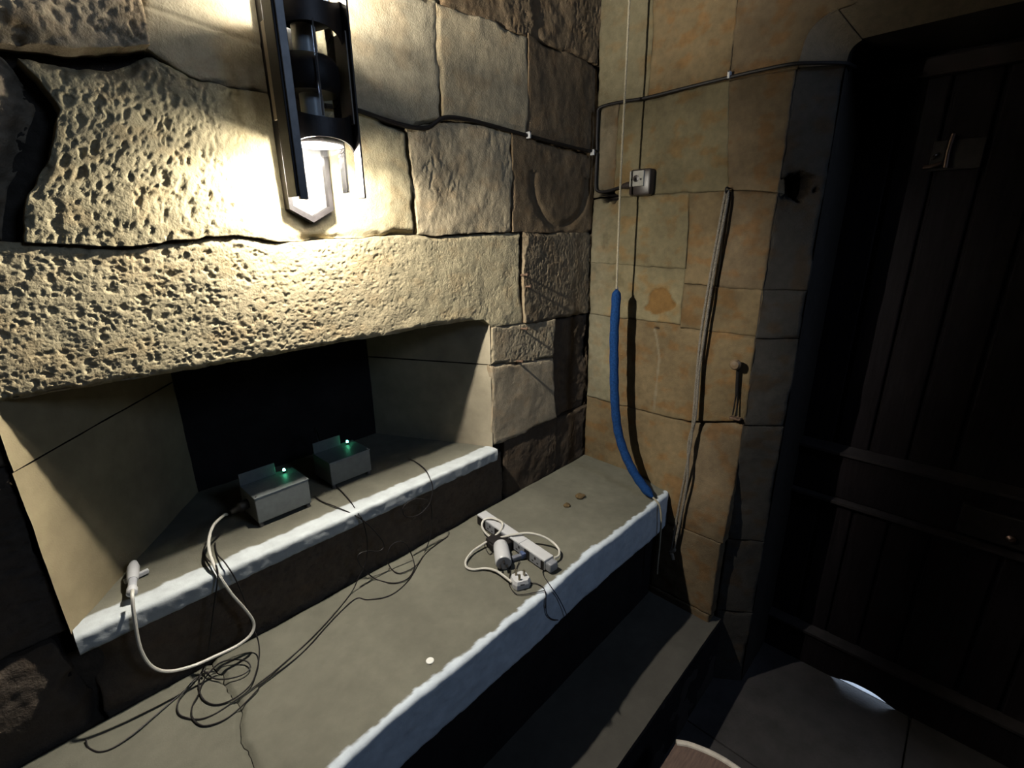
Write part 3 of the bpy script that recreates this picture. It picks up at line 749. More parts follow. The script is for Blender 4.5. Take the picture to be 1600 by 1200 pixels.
# bottom rail with a worn, arched underside that lets the daylight in
vs = []; fs = []
ys = np.linspace(-0.70, -1.76, 107)
for i, y in enumerate(ys):
    zb = -0.303 + 0.027 * float(np.exp(-(abs(y + 1.108) / 0.080) ** 3))
    vs += [(DX - 0.02, y, zb), (DX + 0.012, y, zb + 0.016), (DX + 0.012, y, -0.145), (DX - 0.02, y, -0.145)]
for i in range(len(ys) - 1):
    a = i * 4; b = a + 4
    fs += [(a, b, b + 1, a + 1), (a + 1, b + 1, b + 2, a + 2), (a + 2, b + 2, b + 3, a + 3), (a + 3, b + 3, b, a)]
fs += [(0, 1, 2, 3), ((len(ys) - 1) * 4 + 3, (len(ys) - 1) * 4 + 2, (len(ys) - 1) * 4 + 1, (len(ys) - 1) * 4)]
m = MB(); m.add(vs, fs); m.build('bottom_rail', OAK, door)
for z, d in ((0.664, 0.040), (0.470, 0.036), (-0.135, 0.034)):
    m = MB(); m.add([(DX - d, -1.76, z - 0.012), (DX - d, -1.76, z - 0.002), (DX + 0.002, -1.76, z + 0.016), (DX + 0.002, -1.76, z - 0.012),
                     (DX - d, -0.70, z - 0.012), (DX - d, -0.70, z - 0.002), (DX + 0.002, -0.70, z + 0.016), (DX + 0.002, -0.70, z - 0.012)],
                    [(0, 1, 2, 3), (7, 6, 5, 4), (0, 4, 5, 1), (1, 5, 6, 2), (2, 6, 7, 3), (3, 7, 4, 0)]); m.build('moulding', LITOAK, door)
m = MB(); m.box((DX - 0.03, -1.76, 1.842), (DX + 0.05, -0.74, 1.893), bev=0.006); m.build('head_rail', mat('brown_head_rail', (0.03, 0.02, 0.02), 0.7, var=0.3, scale=14, bump=0.3), door)
# rim lock on the middle rail
lock = MB().box((DX - 0.055, -1.46, 0.500), (DX - 0.02, -1.225, 0.600), bev=0.006).build('rim_lock', IRON, door)
MB().lathe([(0.004, 0), (0.012, 0.004), (0.012, 0.012), (0.005, 0.018)], (DX - 0.054, -1.345, 0.533), (-1, 0, 0), 16).build('lock_knob', BRASS, lock, True)
# bolt high on the door
lat = MB().box((DX - 0.008, -1.06, 1.590), (DX, -0.945, 1.672), bev=0.002).build('bolt_plate', IRON, door)
MB().tube([(DX - 0.022, -0.985, 1.596), (DX - 0.022, -0.983, 1.640), (DX - 0.022, -0.986, 1.685)], 0.007, 10).build('bolt_bar', BRASS, lat, True)
MB().tube([(DX - 0.02, -0.935, 1.602), (DX - 0.024, -0.955, 1.603), (DX - 0.022, -0.975, 1.610)], 0.006, 8).build('bolt_handle', BRASS, lat, True)
MB().tube([(DX - 0.006, -0.952, 1.625), (DX - 0.022, -0.957, 1.632), (DX - 0.006, -0.962, 1.638)], 0.004, 8).build('staple', BRASS, lat, True)

# ground outside the door, bright with daylight under the sky
og = struct(MB().box((0.3185, -3.0, -0.42), (2.2, 0.4, -0.2992)).build('ground', mat('pale_outside_paving', (0.55, 0.55, 0.55), 0.9, scale=9, bump=0.2)))

# ================================================================== THINGS
# ---- wall lamp
lamp = thing('wall_lamp', 'black metal wall lamp with glass cylinder and glowing bulbs above the niche', 'lamp', (-1.14, 0.0, 1.46))
CX, CY = -1.157, -0.103
def plate_outline(w2, zb, zt, tip):
    return [(-w2, zb), (0, zb - tip), (w2, zb), (w2, zt), (0, zt + tip), (-w2, zt)]
def extrude_outline(o, cx, y0, y1):
    n = len(o); vs = [(cx + a, y0, z) for a, z in o] + [(cx + a, y1, z) for a, z in o]
    fs = [tuple(range(n)), tuple(reversed(range(n, 2 * n)))] + [(i, i + n, (i + 1) % n + n, (i + 1) % n) for i in range(n)]
    return vs, fs
mb = MB(); mb.add(*extrude_outline(plate_outline(0.046, 1.488, 1.952, 0.024), -1.146, -0.010, 0.006)); plate = mb.build('back_plate', GREYMETAL, lamp)
# dark raised rim round the plate
o_ = plate_outline(0.050, 1.484, 1.956, 0.027); i_ = plate_outline(0.041, 1.491, 1.949, 0.021)
vs = []; fs = []; n = 6
for y in (-0.024, 0.006):
    vs += [(-1.146 + a, y, z) for a, z in o_] + [(-1.146 + a, y, z) for a, z in i_]
for k in range(n):
    j = (k + 1) % n
    fs += [(k, j, n + j, n + k), (2 * n + k, 3 * n + k, 3 * n + j, 2 * n + j), (k, 2 * n + k, 2 * n + j, j), (n + k, n + j, 3 * n + j, 3 * n + k)]
MB().add(vs, fs).build('plate_rim', BLACKPL, lamp)
# side bars
def bar(x, y0, y1, z0, z1, th): return MB().box((x - th, y0, z0), (x + th, y1, z1), bev=0.0012)
bar(-1.236, -0.164, -0.124, 1.500, 1.940, 0.0025).build('side_bar', BLACKPL, lamp)
bar(-1.096, -0.166, -0.140, 1.502, 1.938, 0.0022).build('side_bar', IRON, lamp)
bar(-1.226, -0.168, -0.160, 1.495, 1.945, 0.008).build('side_bar', GREYMETAL, lamp)
for sx_, x_ in ((-1, -1.226), (1, -1.100)):
    MB().box((x_ - 0.002, -0.158, 1.640), (x_ + 0.002, -0.085, 1.800), bev=0.001).build('side_plate', mat('tan_lamp_metal', (0.30, 0.25, 0.20), 0.5, 0.2, var=0.1) if 'tan_lamp_metal' not in bpy.data.materials else bpy.data.materials['tan_lamp_metal'], lamp)
# bands: half rings with flared ends, front of the cylinder
def band(zc, hmid, flare, r=0.066, a0=28, a1=166, th=0.003, sgn=1, rx=0.074):
    N = 40; vs = []; fs = []
    for i in range(N + 1):
        t = i / N; a = math.radians(a0 + (a1 - a0) * t)
        f = abs(2 * t - 1) ** 2.2
        h0 = -hmid / 2 - flare * f * 0.9; h1 = hmid / 2 + flare * f * 0.9 - 0.0 * t
        for rr in (r, r - th):
            x = CX + (rr + rx - r) * math.cos(a); y = CY - rr * math.sin(a)
            vs += [(x, y, zc + h0), (x, y, zc + h1)]
    for i in range(N):
        a = i * 4; b = a + 4
        fs += [(a, b, b + 1, a + 1), (a + 2, a + 3, b + 3, b + 2), (a + 1, b + 1, b + 3, a + 3), (a, a + 2, b + 2, b)]
    fs += [(0, 1, 3, 2), (N * 4, N * 4 + 2, N * 4 + 3, N * 4 + 1)]
    return MB().add(vs, fs)
band(1.626, 0.034, 0.026).build('band', IRON, lamp, True)
band(1.814, 0.036, 0.028).build('band', BRONZE, lamp, True)
MB().lathe([(0.0, -0.030), (0.050, -0.030), (0.057, -0.018), (0.058, 0.0), (0.057, 0.018), (0.050, 0.030), (0.0, 0.030)], (CX, CY, 1.722), n=40, cap=False).build('ballast_drum', BLACKPL, lamp, True)
# reflector caps beside each bulb, holding the light down and up
MB().lathe([(0.046, 0.010), (0.050, -0.011), (0.052, -0.011), (0.052, 0.012), (0.030, 0.022), (0.0, 0.023)], (CX, CY, 1.612), n=36, cap=False).build('lamp_cap', IRON, lamp, True)
MB().lathe([(0.046, -0.010), (0.050, 0.011), (0.052, 0.011), (0.052, -0.012), (0.030, -0.022), (0.0, -0.023)], (CX, CY, 1.828), n=36, cap=False).build('lamp_cap', IRON, lamp, True)
MB().lathe([(0.022, 1.635), (0.022, 1.692)], (CX, CY, 0), n=24).build('bulb_holder', WHITEPL, lamp, True)
MB().lathe([(0.022, 1.752), (0.022, 1.806)], (CX, CY, 0), n=24).build('bulb_holder', WHITEPL, lamp, True)
bsh = lambda s: [(0.0, 0.002 * s), (0.044, 0.002 * s), (0.045, -0.006 * s), (0.038, -0.0105 * s), (0.015, -0.0125 * s), (0.0, -0.0130 * s)]
MB().lathe(bsh(1), (CX, CY, 1.611), n=24, cap=False).build('bulb', BULB, lamp, True)
MB().lathe(bsh(-1), (CX, CY, 1.829), n=24, cap=False).build('bulb', BULB, lamp, True)
gl = MB().lathe([(0.054, 1.515), (0.054, 1.925)], (CX, CY, 0), n=48, cap=False).build('glass_cylinder', GLASS, lamp, True)
MB().tube([(CX - 0.012, CY - 0.064, 1.645), (CX - 0.012, CY - 0.064, 1.80)], 0.0018, 8).build('front_wire', GREYMETAL, lamp, True)

# ---- cable along the wall from the lamp, up the corner and over the right wall
def on_left(x, z, d=0.006): return (x, -d, z)
cab = MB()
cab.tube([on_left(-1.08, 1.700, 0.008), on_left(-1.003, 1.703, 0.008), on_left(-0.93, 1.694), on_left(-0.854, 1.688), on_left(-0.80, 1.694), on_left(-0.745, 1.724), on_left(-0.66, 1.731), on_left(-0.55, 1.727),
          on_left(-0.419, 1.721), on_left(-0.25, 1.714), on_left(-0.10, 1.710), (-0.052, -0.012, 1.712)], 0.0055, 8)
wc = cab.build('lamp_cable', BLACKPL, None, True)
tag(wc, 'black cable fixed along the course joint from the lamp to the corner', 'cable')
cab = MB()
cab.tube([(-0.045, -0.016, 1.712), (-0.045, -0.014, 1.76), (-0.045, -0.014, 1.82), (-0.046, -0.018, 1.848), (-0.042, -0.05, 1.856), (-0.041, -0.12, 1.856), (-0.041, -0.20, 1.853), (-0.041, -0.34, 1.857), (-0.041, -0.468, 1.860),
          (-0.041, -0.56, 1.861), (-0.041, -0.638, 1.859), (-0.015, -0.69, 1.856), (0.03, -0.745, 1.853), (0.08, -0.762, 1.85)], 0.005, 8)
tag(cab.build('wall_cable', BLACKPL, None, True), 'black cable rising from the corner and crossing the right wall to the doorway', 'cable')
cab = MB()
cab.tube([(-0.046, -0.017, 1.706), (-0.045, -0.016, 1.66), (-0.045, -0.016, 1.60), (-0.045, -0.022, 1.578), (-0.044, -0.045, 1.571), (-0.044, -0.08, 1.574), (-0.044, -0.12, 1.582), (-0.046, -0.165, 1.592)], 0.005, 8)
tag(cab.build('switch_cable', BLACKPL, None, True), 'black cable dropping down the corner to the dark switch', 'cable')
def clip(name_, p, nrm, label):
    t = thing('cable_clip', label, 'clip', p, 'white cable clips')
    p = mathutils.Vector(p); nrm = mathutils.Vector(nrm)
    side = mathutils.Vector((0, 0, 1)).cross(nrm).normalized()
    M = mathutils.Matrix(((side.x, nrm.x, 0, p.x), (side.y, nrm.y, 0, p.y), (side.z, nrm.z, 1, p.z), (0, 0, 0, 1)))
    MB().box((-0.0035, -0.002, -0.010), (0.0035, 0.014, 0.009), bev=0.001, M=M).build('saddle', WHITEPL, t)
    MB().lathe([(0.0022, 0), (0.0022, 0.004)], tuple(p + nrm * 0.013 + mathutils.Vector((0, 0, 0.008))), tuple(nrm), 10).build('pin', IRON, t)
clip('c', (-0.412, -0.003, 1.722), (0, -1, 0), 'white cable clip on the lamp cable at the vertical stone joint')
clip('c', (-0.066, -0.006, 1.706), (0, -1, 0), 'white cable clip in the corner where the black cables meet')
clip('c', (-0.036, -0.470, 1.866), (-1, 0, 0), 'white cable clip on the cable across the right wall')

# ---- light switch
sw = thing('light_switch', 'square dark switch with a pale face on the right wall near the corner', 'switch', (-0.03, -0.205, 1.59))
MB().box((-0.066, -0.250, 1.548), (-0.026, -0.168, 1.634), bev=0.010).build('casing', BAKE, sw, True)
sp = MB().box((-0.072, -0.228, 1.578), (-0.064, -0.174, 1.628), bev=0.002).build('face_plate', LABELW, sw)
MB().lathe([(0.011, 0), (0.011, 0.003), (0.007, 0.004)], (-0.071, -0.200, 1.603), (-1, 0, 0), 20).build('toggle_collar', BAKE, sp, True)
MB().tube([(-0.073, -0.200, 1.603), (-0.084, -0.200, 1.597)], 0.004, 8).build('toggle', IRON, sp)
for yy_ in (-0.184, -0.218): MB().lathe([(0.0035, 0), (0.0035, 0.002)], (-0.0715, yy_, 1.600), (-1, 0, 0), 10).build('screw', IRON, sp)
MB().lathe([(0.009, 0), (0.011, 0.012), (0.011, 0.03)], (-0.047, -0.135, 1.584), (0, -1, 0.1), 14).build('cable_gland', BAKE, sw, True)

# ---- bell rope with its blue sally
RX, RY = -0.137, -0.178
bell = thing('bell_rope', 'thin bell rope ending in a long blue woollen grip resting on the bench corner', 'rope', (-0.16, -0.40, 0.49))
twisted([(RX - 0.004, RY + 0.003, 3.08), (RX - 0.003, RY + 0.002, 2.4), (RX, RY, 2.0), (RX, RY - 0.001, 1.6), (RX + 0.003, RY - 0.006, 1.22)], 0.0022, 0.0017, 60, 3, 6, 5).build('rope', ROPE, bell, True)
SP = [(RX + 0.003, RY - 0.006, 1.232), (RX + 0.001, RY - 0.008, 1.19), (-0.142, -0.189, 1.08), (-0.144, -0.196, 0.97), (-0.144, -0.204, 0.86), (-0.143, -0.216, 0.76), (-0.144, -0.236, 0.68), (-0.148, -0.27, 0.612),
      (-0.155, -0.315, 0.556), (-0.165, -0.365, 0.517), (-0.176, -0.410, 0.495)]
def srad(t):
    return 0.0165 * min(1.0, (t + 0.004) / 0.05) ** 0.6 * min(1.0, (1.0 - t + 0.006) / 0.06) ** 0.6 * (1 + 0.04 * math.sin(t * 90))
MB().tube(SP, srad, n=18, sub=14).build('sally', SALLY, bell, True)
twisted([(-0.175, -0.408, 0.496), (-0.182, -0.425, 0.492), (-0.182, -0.440, 0.478), (-0.178, -0.448, 0.44), (-0.172, -0.449, 0.39), (-0.166, -0.448, 0.30), (-0.165, -0.447, 0.22), (-0.160, -0.446, 0.17)],
        0.0022, 0.0018, 60, 3, 8, 5).build('tail', ROPE, bell, True)
ff = MB()
random.seed(9)
for k in range(14):
    a = random.uniform(0, 2 * PI); r0 = random.uniform(0.002, 0.007); l = random.uniform(0.006, 0.02)
    b0 = (RX + 0.002 + r0 * math.cos(a), RY - 0.007 + r0 * math.sin(a), 1.222)
    ff.tube([b0, (b0[0] + 0.3 * r0 * math.cos(a), b0[1] + 0.3 * r0 * math.sin(a), 1.222 + l)], 0.0008, 4, 1)
ff.build('frayed_end', SALLY, bell)

# ---- second rope: doubled grey cord on the right wall
cord = thing('hanging_cord', 'doubled grey braided cord hanging from an eye against the right wall', 'rope', (-0.06, -0.48, 0.30))
wx = -0.052
# two legs of one cord, crossing at mid height
P1 = [(-0.046, -0.500, 1.548), (wx, -0.498, 1.50), (wx - 0.004, -0.485, 1.30), (wx - 0.004, -0.474, 1.10), (wx - 0.006, -0.476, 0.93), (wx - 0.010, -0.481, 0.80), (wx - 0.016, -0.484, 0.69), (-0.088, -0.480, 0.52), (-0.100, -0.474, 0.38), (-0.104, -0.468, 0.25)]
P2 = [(-0.046, -0.506, 1.548), (wx, -0.508, 1.50), (wx - 0.004, -0.494, 1.30), (wx - 0.004, -0.486, 1.10), (wx - 0.005, -0.482, 0.96), (wx - 0.010, -0.488, 0.80), (wx - 0.015, -0.476, 0.70), (-0.088, -0.494, 0.56), (-0.098, -0.488, 0.40), (-0.103, -0.478, 0.27)]
twisted(P1, 0.0027, 0.0022, 48, 3, 8, 6).build('strand', ROPEGREY, cord, True)
twisted(P2, 0.0027, 0.0022, 48, 3, 8, 6).build('strand', ROPEGREY, cord, True)
MB().tube([(-0.10, -0.470, 0.27), (-0.103, -0.480, 0.262), (-0.106, -0.466, 0.250), (-0.10, -0.472, 0.236), (-0.105, -0.480, 0.22)], 0.007, 8).build('knot', ROPEGREY, cord, True)
MB().tube([(-0.02, -0.503, 1.552), (-0.05, -0.503, 1.556), (-0.058, -0.503, 1.549), (-0.05, -0.503, 1.541), (-0.03, -0.503, 1.541)], 0.0028, 8).build('eye', IRON, cord, True)

# ---- hook on the quoin: round knob, hanging iron prongs, wall plate
hook = thing('door_hook', 'dark iron forked hook hanging from a round brown knob beside the doorway', 'hook', (-0.03, -0.622, 1.0))
MB().lathe([(0.006, 0), (0.007, 0.020), (0.016, 0.024), (0.018, 0.032), (0.013, 0.040), (0.0, 0.042)], (-0.032, -0.600, 1.012), (-1, 0, 0), 20, cap=False).build('knob', KNOBW, hook, True)
MB().tube([(-0.044, -0.603, 1.004), (-0.043, -0.606, 0.96), (-0.042, -0.610, 0.905)], 0.0058, 8).build('shank', IRON, hook, True)
MB().tube([(-0.042, -0.608, 0.91), (-0.042, -0.607, 0.86), (-0.042, -0.606, 0.832)], 0.0026, 8).build('prong', IRON, hook, True)
MB().tube([(-0.042, -0.612, 0.91), (-0.042, -0.617, 0.86), (-0.042, -0.619, 0.832)], 0.0026, 8).build('prong', IRON, hook, True)
peg = thing('wall_peg', 'short flattened iron peg under the forked hook', 'peg', (-0.03, -0.617, 0.822))
MB().box((-0.052, -0.634, 0.818), (-0.028, -0.598, 0.826), bev=0.003).build('flat', PEG, peg)
MB().lathe([(0.004, 0), (0.004, 0.02)], (-0.030, -0.616, 0.822), (1, 0, 0), 8).build('spike', IRON, peg)

# ---- nails in the left wall
for x, z, lab in ((-0.437, 1.294, 'upper of two small rusty nails in the joint beside the lintel'), (-0.421, 1.254, 'lower of two small rusty nails in the joint beside the lintel'),
                  (-0.439, 1.112, 'rusty nail in the bed joint at the lintel end'), (-0.463, 1.000, 'rusty nail low on the stone right of the niche')):
    t = thing('nail', lab, 'nail', (x, -0.002, z))
    MB().lathe([(0.0035, -0.03), (0.0035, 0.020)], (x, -0.002, z), (0.1, -1, 0.1), 8).build('shaft', PEG, t)
    MB().lathe([(0.006, 0.020), (0.006, 0.023), (0.003, 0.025)], (x, -0.002, z), (0.1, -1, 0.1), 10).build('nail_head', PEG, t)

# ---- the two metal boxes in the niche
def metal_box(name, label, x0, y0, ang, wdt=0.140, dep=0.105, hgt=0.074, flange=True):
    t = thing(name, label, 'box', (x0, y0, 0.712), 'metal boxes in the niche')
    M = mathutils.Matrix.Translation((x0, y0, 0.712)) @ mathutils.Matrix.Rotation(ang, 4, 'Z')
    MB().box((0, 0, 0.012), (wdt, dep, 0.012 + hgt - 0.003), bev=0.0025, M=M).build('body', ALU, t)
    lid = MB().box((-0.001, -0.0015, 0.012 + hgt - 0.003), (wdt + 0.001, dep, 0.012 + hgt), bev=0.001, M=M).build('lid', ALU, t)
    for a, b in ((0.006, 0.006), (wdt - 0.006, 0.006), (0.006, dep - 0.006), (wdt - 0.006, dep - 0.006)):
        MB().lathe([(0.0025, 0.012 + hgt), (0.0025, 0.0135 + hgt)], tuple(M @ mathutils.Vector((a, b, 0))), (0, 0, 1), 8).build('screw', GREYMETAL, lid)
    for a, b in ((0.008, 0.008), (wdt - 0.008, 0.008), (0.008, dep - 0.008), (wdt - 0.008, dep - 0.008)):
        MB().lathe([(0.0055, -0.002), (0.0065, 0.003), (0.0055, 0.008), (0.004, 0.0125)], tuple(M @ mathutils.Vector((a, b, 0))), (0, 0, 1), 12).build('foot', GREYMETAL, t, True)
    MB().box((0.0, dep - 0.012, 0.012 + hgt), (wdt * 0.66, dep - 0.009, 0.012 + hgt + 0.034), bev=0.0008, M=M).build('back_flange', ALU, t)
    hs = MB().lathe([(0.004, 0), (0.004, 0.006)], tuple(M @ mathutils.Vector((wdt * 0.80, dep - 0.020, 0.012 + hgt))), (0, 0, 1), 12).build('led_holder', BLACKPL, t)
    MB().lathe([(0.0036, 0), (0.0036, 0.003), (0.0025, 0.0055), (0.0, 0.0062)], tuple(M @ mathutils.Vector((wdt * 0.80, dep - 0.020, 0.018 + hgt))), (0, 0, 1), 12, cap=False).build('led', LED, hs, True)
    return t, M
b1, M1 = metal_box('metal_box', 'left grey metal box with green light, white cable plugged into its side', -1.338, 0.092, math.radians(1.0))
b2, M2 = metal_box('metal_box', 'right grey metal box with green light, thin black cables beside it', -1.116, 0.138, math.radians(1.0), wdt=0.132)
MB().lathe([(0.013, 0), (0.013, 0.022), (0.009, 0.026), (0.006, 0.045)], (-1.338, 0.150, 0.762), (-1, -0.1, -0.12), 14).build('power_plug', BLACKPL, b1, True)
MB().tube([tuple(M2 @ mathutils.Vector((0.03, 0.10, 0.085))), tuple(M2 @ mathutils.Vector((0.03, 0.13, 0.13))), tuple(M2 @ mathutils.Vector((0.05, 0.17, 0.135))), tuple(M2 @ mathutils.Vector((0.07, 0.20, 0.08)))], 0.003, 8).build('rear_lead', BLACKPL, b2, True)

# ---- white mains cable from the left box over the sill to the inline connector
mc = thing('mains_cable', 'white cable looping down from the left box to a connector on the sill', 'cable', (-1.5, 0.0, 0.72))
WP = [(-1.392, 0.145, 0.755), (-1.4035, 0.1200, 0.7695), (-1.4374, 0.0850, 0.7709), (-1.4619, 0.0400, 0.7559), (-1.4705, -0.0100, 0.7348), (-1.4670, -0.0340, 0.7067), (-1.4548, -0.0400, 0.6593), (-1.4360, -0.0420, 0.6054), (-1.4254, -0.0440, 0.5626), (-1.4355, -0.0500, 0.5400), (-1.4668, -0.0520, 0.5309), (-1.5148, -0.0500, 0.5332), (-1.5571, -0.0480, 0.5382), (-1.5981, -0.0460, 0.5558),
      (-1.6205, -0.0440, 0.5879), (-1.6284, -0.0420, 0.6392), (-1.6234, -0.0380, 0.7082), (-1.6176, -0.0300, 0.7462), (-1.6132, -0.0120, 0.7530)]
MB().tube(WP, 0.0034, n=8, sub=8).build('cord', CREAMPL, mc, True)
ax = np.array((-1.5955, 0.1089, 0.7350)) - np.array((-1.6120, 0.0231, 0.7350)); ax = tuple(ax / np.linalg.norm(ax))
cb = (-1.6151, 0.0046, 0.7350)
MB().lathe([(0.006, 0), (0.0098, 0.003), (0.0098, 0.017), (0.008, 0.022)], cb, ax, 16).build('collar', WHITEPL, mc, True)
MB().lathe([(0.0078, 0.022), (0.0078, 0.050)], cb, ax, 16).build('sleeve', mat('pale_grey_plastic', (0.42, 0.43, 0.45), 0.4, var=0.05), mc, True)
MB().lathe([(0.009, 0.050), (0.0105, 0.056), (0.0115, 0.100), (0.0065, 0.122)], cb, ax, 18).build('connector', WHITEPL, mc, True)
q = mathutils.Vector(cb) + mathutils.Vector(ax) * 0.088
Mq = mathutils.Matrix.Translation((q.x, q.y, 0.722)) @ mathutils.Matrix.Rotation(math.radians(8), 4, 'Z')
MB().box((-0.020, -0.004, -0.008), (0.026, 0.004, 0.002), bev=0.0015, M=Mq).build('tab', WHITEPL, mc)

# ---- thin black cables
def cable(label, pts, r=0.0016, name='thin_cable'):
    o = MB().tube(pts, r, n=6, sub=7).build(name, BLACKPL, None, True)
    tag(o, label, 'cable', 'thin black cables'); return o
F = -0.036        # just in front of the riser
cable('thin black cable curling in loops below the right metal box', [
    (-1.1711, 0.1362, 0.7160), (-1.1715, 0.0957, 0.7160), (-1.1550, 0.0240, 0.7160), (-1.1335, -0.0240, 0.7026), (-1.1025, -0.0360, 0.6607), (-1.0723, -0.0360, 0.6016), (-1.0667, -0.0360, 0.5752), (-1.0840, -0.0360, 0.5695), (-1.1167, -0.0360, 0.5872), (-1.1437, -0.0360, 0.5916), (-1.1483, -0.0360, 0.5691), (-1.1295, -0.0360, 0.5265), (-1.1029, -0.0386, 0.4860), (-1.0780, -0.0888, 0.4860),
    (-1.0406, -0.1037, 0.4870), (-1.0026, -0.0815, 0.4880), (-0.9815, -0.0460, 0.4936), (-0.9961, -0.0440, 0.5458), (-1.0193, -0.0420, 0.5704), (-1.0443, -0.0360, 0.5653), (-1.0600, -0.0360, 0.5368), (-1.0461, -0.0199, 0.4870), (-1.0473, -0.0585, 0.4860), (-1.0268, -0.0742, 0.4870), (-0.9865, -0.0753, 0.4890), (-0.9296, -0.0360, 0.4831), (-0.9064, -0.0360, 0.5270), (-0.8937, -0.0360, 0.5967),
    (-0.8975, -0.0360, 0.6435), (-0.9199, -0.0360, 0.6645), (-0.9514, -0.0360, 0.6783), (-0.9833, -0.0360, 0.6754), (-0.9956, -0.0360, 0.6619), (-0.9869, -0.0360, 0.6363), (-0.9585, -0.0360, 0.6228), (-0.9279, -0.0360, 0.6240), (-0.8996, -0.0390, 0.6457), (-0.8844, -0.0360, 0.6866), (-0.8829, -0.0240, 0.7144), (-0.8593, 0.0332, 0.7180), (-0.8469, 0.0987, 0.7160), (-0.8474, 0.1412, 0.7160)])
cable('thin black cable running from the right box down and along the bench to the coil', [
    (-1.1004, 0.1754, 0.7200), (-1.1029, 0.1318, 0.7160), (-1.1136, 0.0477, 0.7160), (-1.1256, -0.0240, 0.7048), (-1.1225, -0.0360, 0.6906), (-1.1159, -0.0360, 0.6469), (-1.1172, -0.0360, 0.6001), (-1.1284, -0.0360, 0.5537), (-1.1540, -0.0360, 0.5197), (-1.1793, -0.0358, 0.4860), (-1.2541, -0.0757, 0.4840), (-1.3383, -0.1119, 0.4840), (-1.4237, -0.1364, 0.4840), (-1.4637, -0.1437, 0.4840), (-1.5216, -0.1507, 0.4840), (-1.5522, -0.1513, 0.4840), (-1.5783, -0.1395, 0.4840),
    (-1.6001, -0.1074, 0.4850), (-1.6020, -0.0829, 0.4870), (-1.5918, -0.0612, 0.4900), (-1.5752, -0.0481, 0.4920), (-1.5541, -0.0338, 0.4940)])
cable('thin black cable draped from the sill by the white cable into the left coil', [
    (-1.4378, 0.1030, 0.7160), (-1.4481, 0.0525, 0.7160), (-1.4500, -0.0200, 0.7284), (-1.4406, -0.0360, 0.6884), (-1.4326, -0.0360, 0.6303), (-1.4292, -0.0400, 0.5570), (-1.4267, -0.0560, 0.5188), (-1.4373, -0.0850, 0.5000), (-1.4563, -0.1142, 0.4900), (-1.4787, -0.1384, 0.4870), (-1.5132, -0.1449, 0.4860), (-1.5429, -0.1325, 0.4860), (-1.5580, -0.1003, 0.4870), (-1.5567, -0.0642, 0.4890), (-1.5455, -0.0332, 0.4920), (-1.5318, -0.0262, 0.4940)])
cable('thin black cable in a flat loop trailing from the coil to the left', [
    (-0.9826, -0.0300, 0.4860), (-0.8305, -0.0276, 0.4840), (-0.9347, -0.0462, 0.4840), (-1.0364, -0.1068, 0.4840), (-1.1100, -0.1217, 0.4840), (-1.1610, -0.0916, 0.4840), (-1.1836, -0.0638, 0.4840), (-1.2604, -0.0881, 0.4840), (-1.3637, -0.1340, 0.4840), (-1.4563, -0.1494, 0.4840), (-1.4702, -0.1587, 0.4850), (-1.5109, -0.1761, 0.4850), (-1.5428, -0.1807, 0.4850), (-1.5735, -0.1655, 0.4850), (-1.5857, -0.1339, 0.4860), (-1.5801, -0.1034, 0.4880), (-1.5623, -0.0818, 0.4900),
    (-1.5411, -0.0499, 0.4920), (-1.5036, -0.0341, 0.4960), (-1.4674, -0.0601, 0.4940), (-1.4592, -0.0876, 0.4910), (-1.4742, -0.0986, 0.4890), (-1.5013, -0.0874, 0.4880), (-1.5260, -0.0622, 0.4890), (-1.5381, -0.0193, 0.4920)][1:])
cable('thin black cable hanging over the sill edge left of the white cable', [
    (-1.4528, 0.1192, 0.7160), (-1.4677, 0.0842, 0.7160), (-1.4699, 0.0417, 0.7160), (-1.4676, -0.0200, 0.7316), (-1.4737, -0.0360, 0.7084), (-1.4927, -0.0360, 0.6432), (-1.5134, -0.0360, 0.5693), (-1.5292, -0.0360, 0.5233), (-1.5492, -0.0287, 0.4860), (-1.5842, -0.0443, 0.4840), (-1.6286, -0.0614, 0.4840), (-1.6751, -0.0789, 0.4840), (-1.7083, -0.0838, 0.4840), (-1.7294, -0.0737, 0.4840), (-1.7426, -0.0471, 0.4840), (-1.7434, -0.0269, 0.4880)], 0.0017)

# ---- power strip and what lies by it
ps = thing('power_strip', 'white power strip lying across the bench with a cream flex', 'power strip', (-0.66, -0.18, 0.483))
A0 = np.array((-0.6964, -0.0448, 0.5200)); A1 = np.array((-0.7287, -0.3707, 0.5200))
dv = A1 - A0; Lps = float(np.linalg.norm(dv)); an = math.atan2(dv[1], dv[0])
Mp = mathutils.Matrix.Translation((A0[0], A0[1], 0.484)) @ mathutils.Matrix.Rotation(an, 4, 'Z')
psb = MB().box((0, -0.019, 0.0), (Lps, 0.019, 0.036), bev=0.003, M=Mp).build('body', WHITEPL, ps)
MB().box((Lps * 0.66, -0.0195, 0.006), (Lps * 0.664, 0.0195, 0.0365), M=Mp).build('seam', GREYPL, psb)
MB().box((Lps - 0.002, -0.016, 0.002), (Lps + 0.022, 0.016, 0.030), bev=0.005, M=Mp).build('end_cap', GREYPL, ps)
MB().box((0.004, -0.0205, 0.001), (Lps - 0.003, -0.0188, 0.031), M=Mp).build('socket_face', BLACKPL, ps)
for k in range(4):
    f0 = 0.05 + k * 0.072
    so = MB().box((f0, -0.0215, 0.004), (f0 + 0.048, -0.0198, 0.033), M=Mp).build('socket', GREYPL, ps)
    for a, b, c, d in ((0.021, 0.027, 0.020, 0.028), (0.010, 0.017, 0.010, 0.014), (0.031, 0.038, 0.010, 0.014)):
        MB().box((f0 + a, -0.0220, c), (f0 + b, -0.0212, d), M=Mp).build('slot', BLACKPL, so)
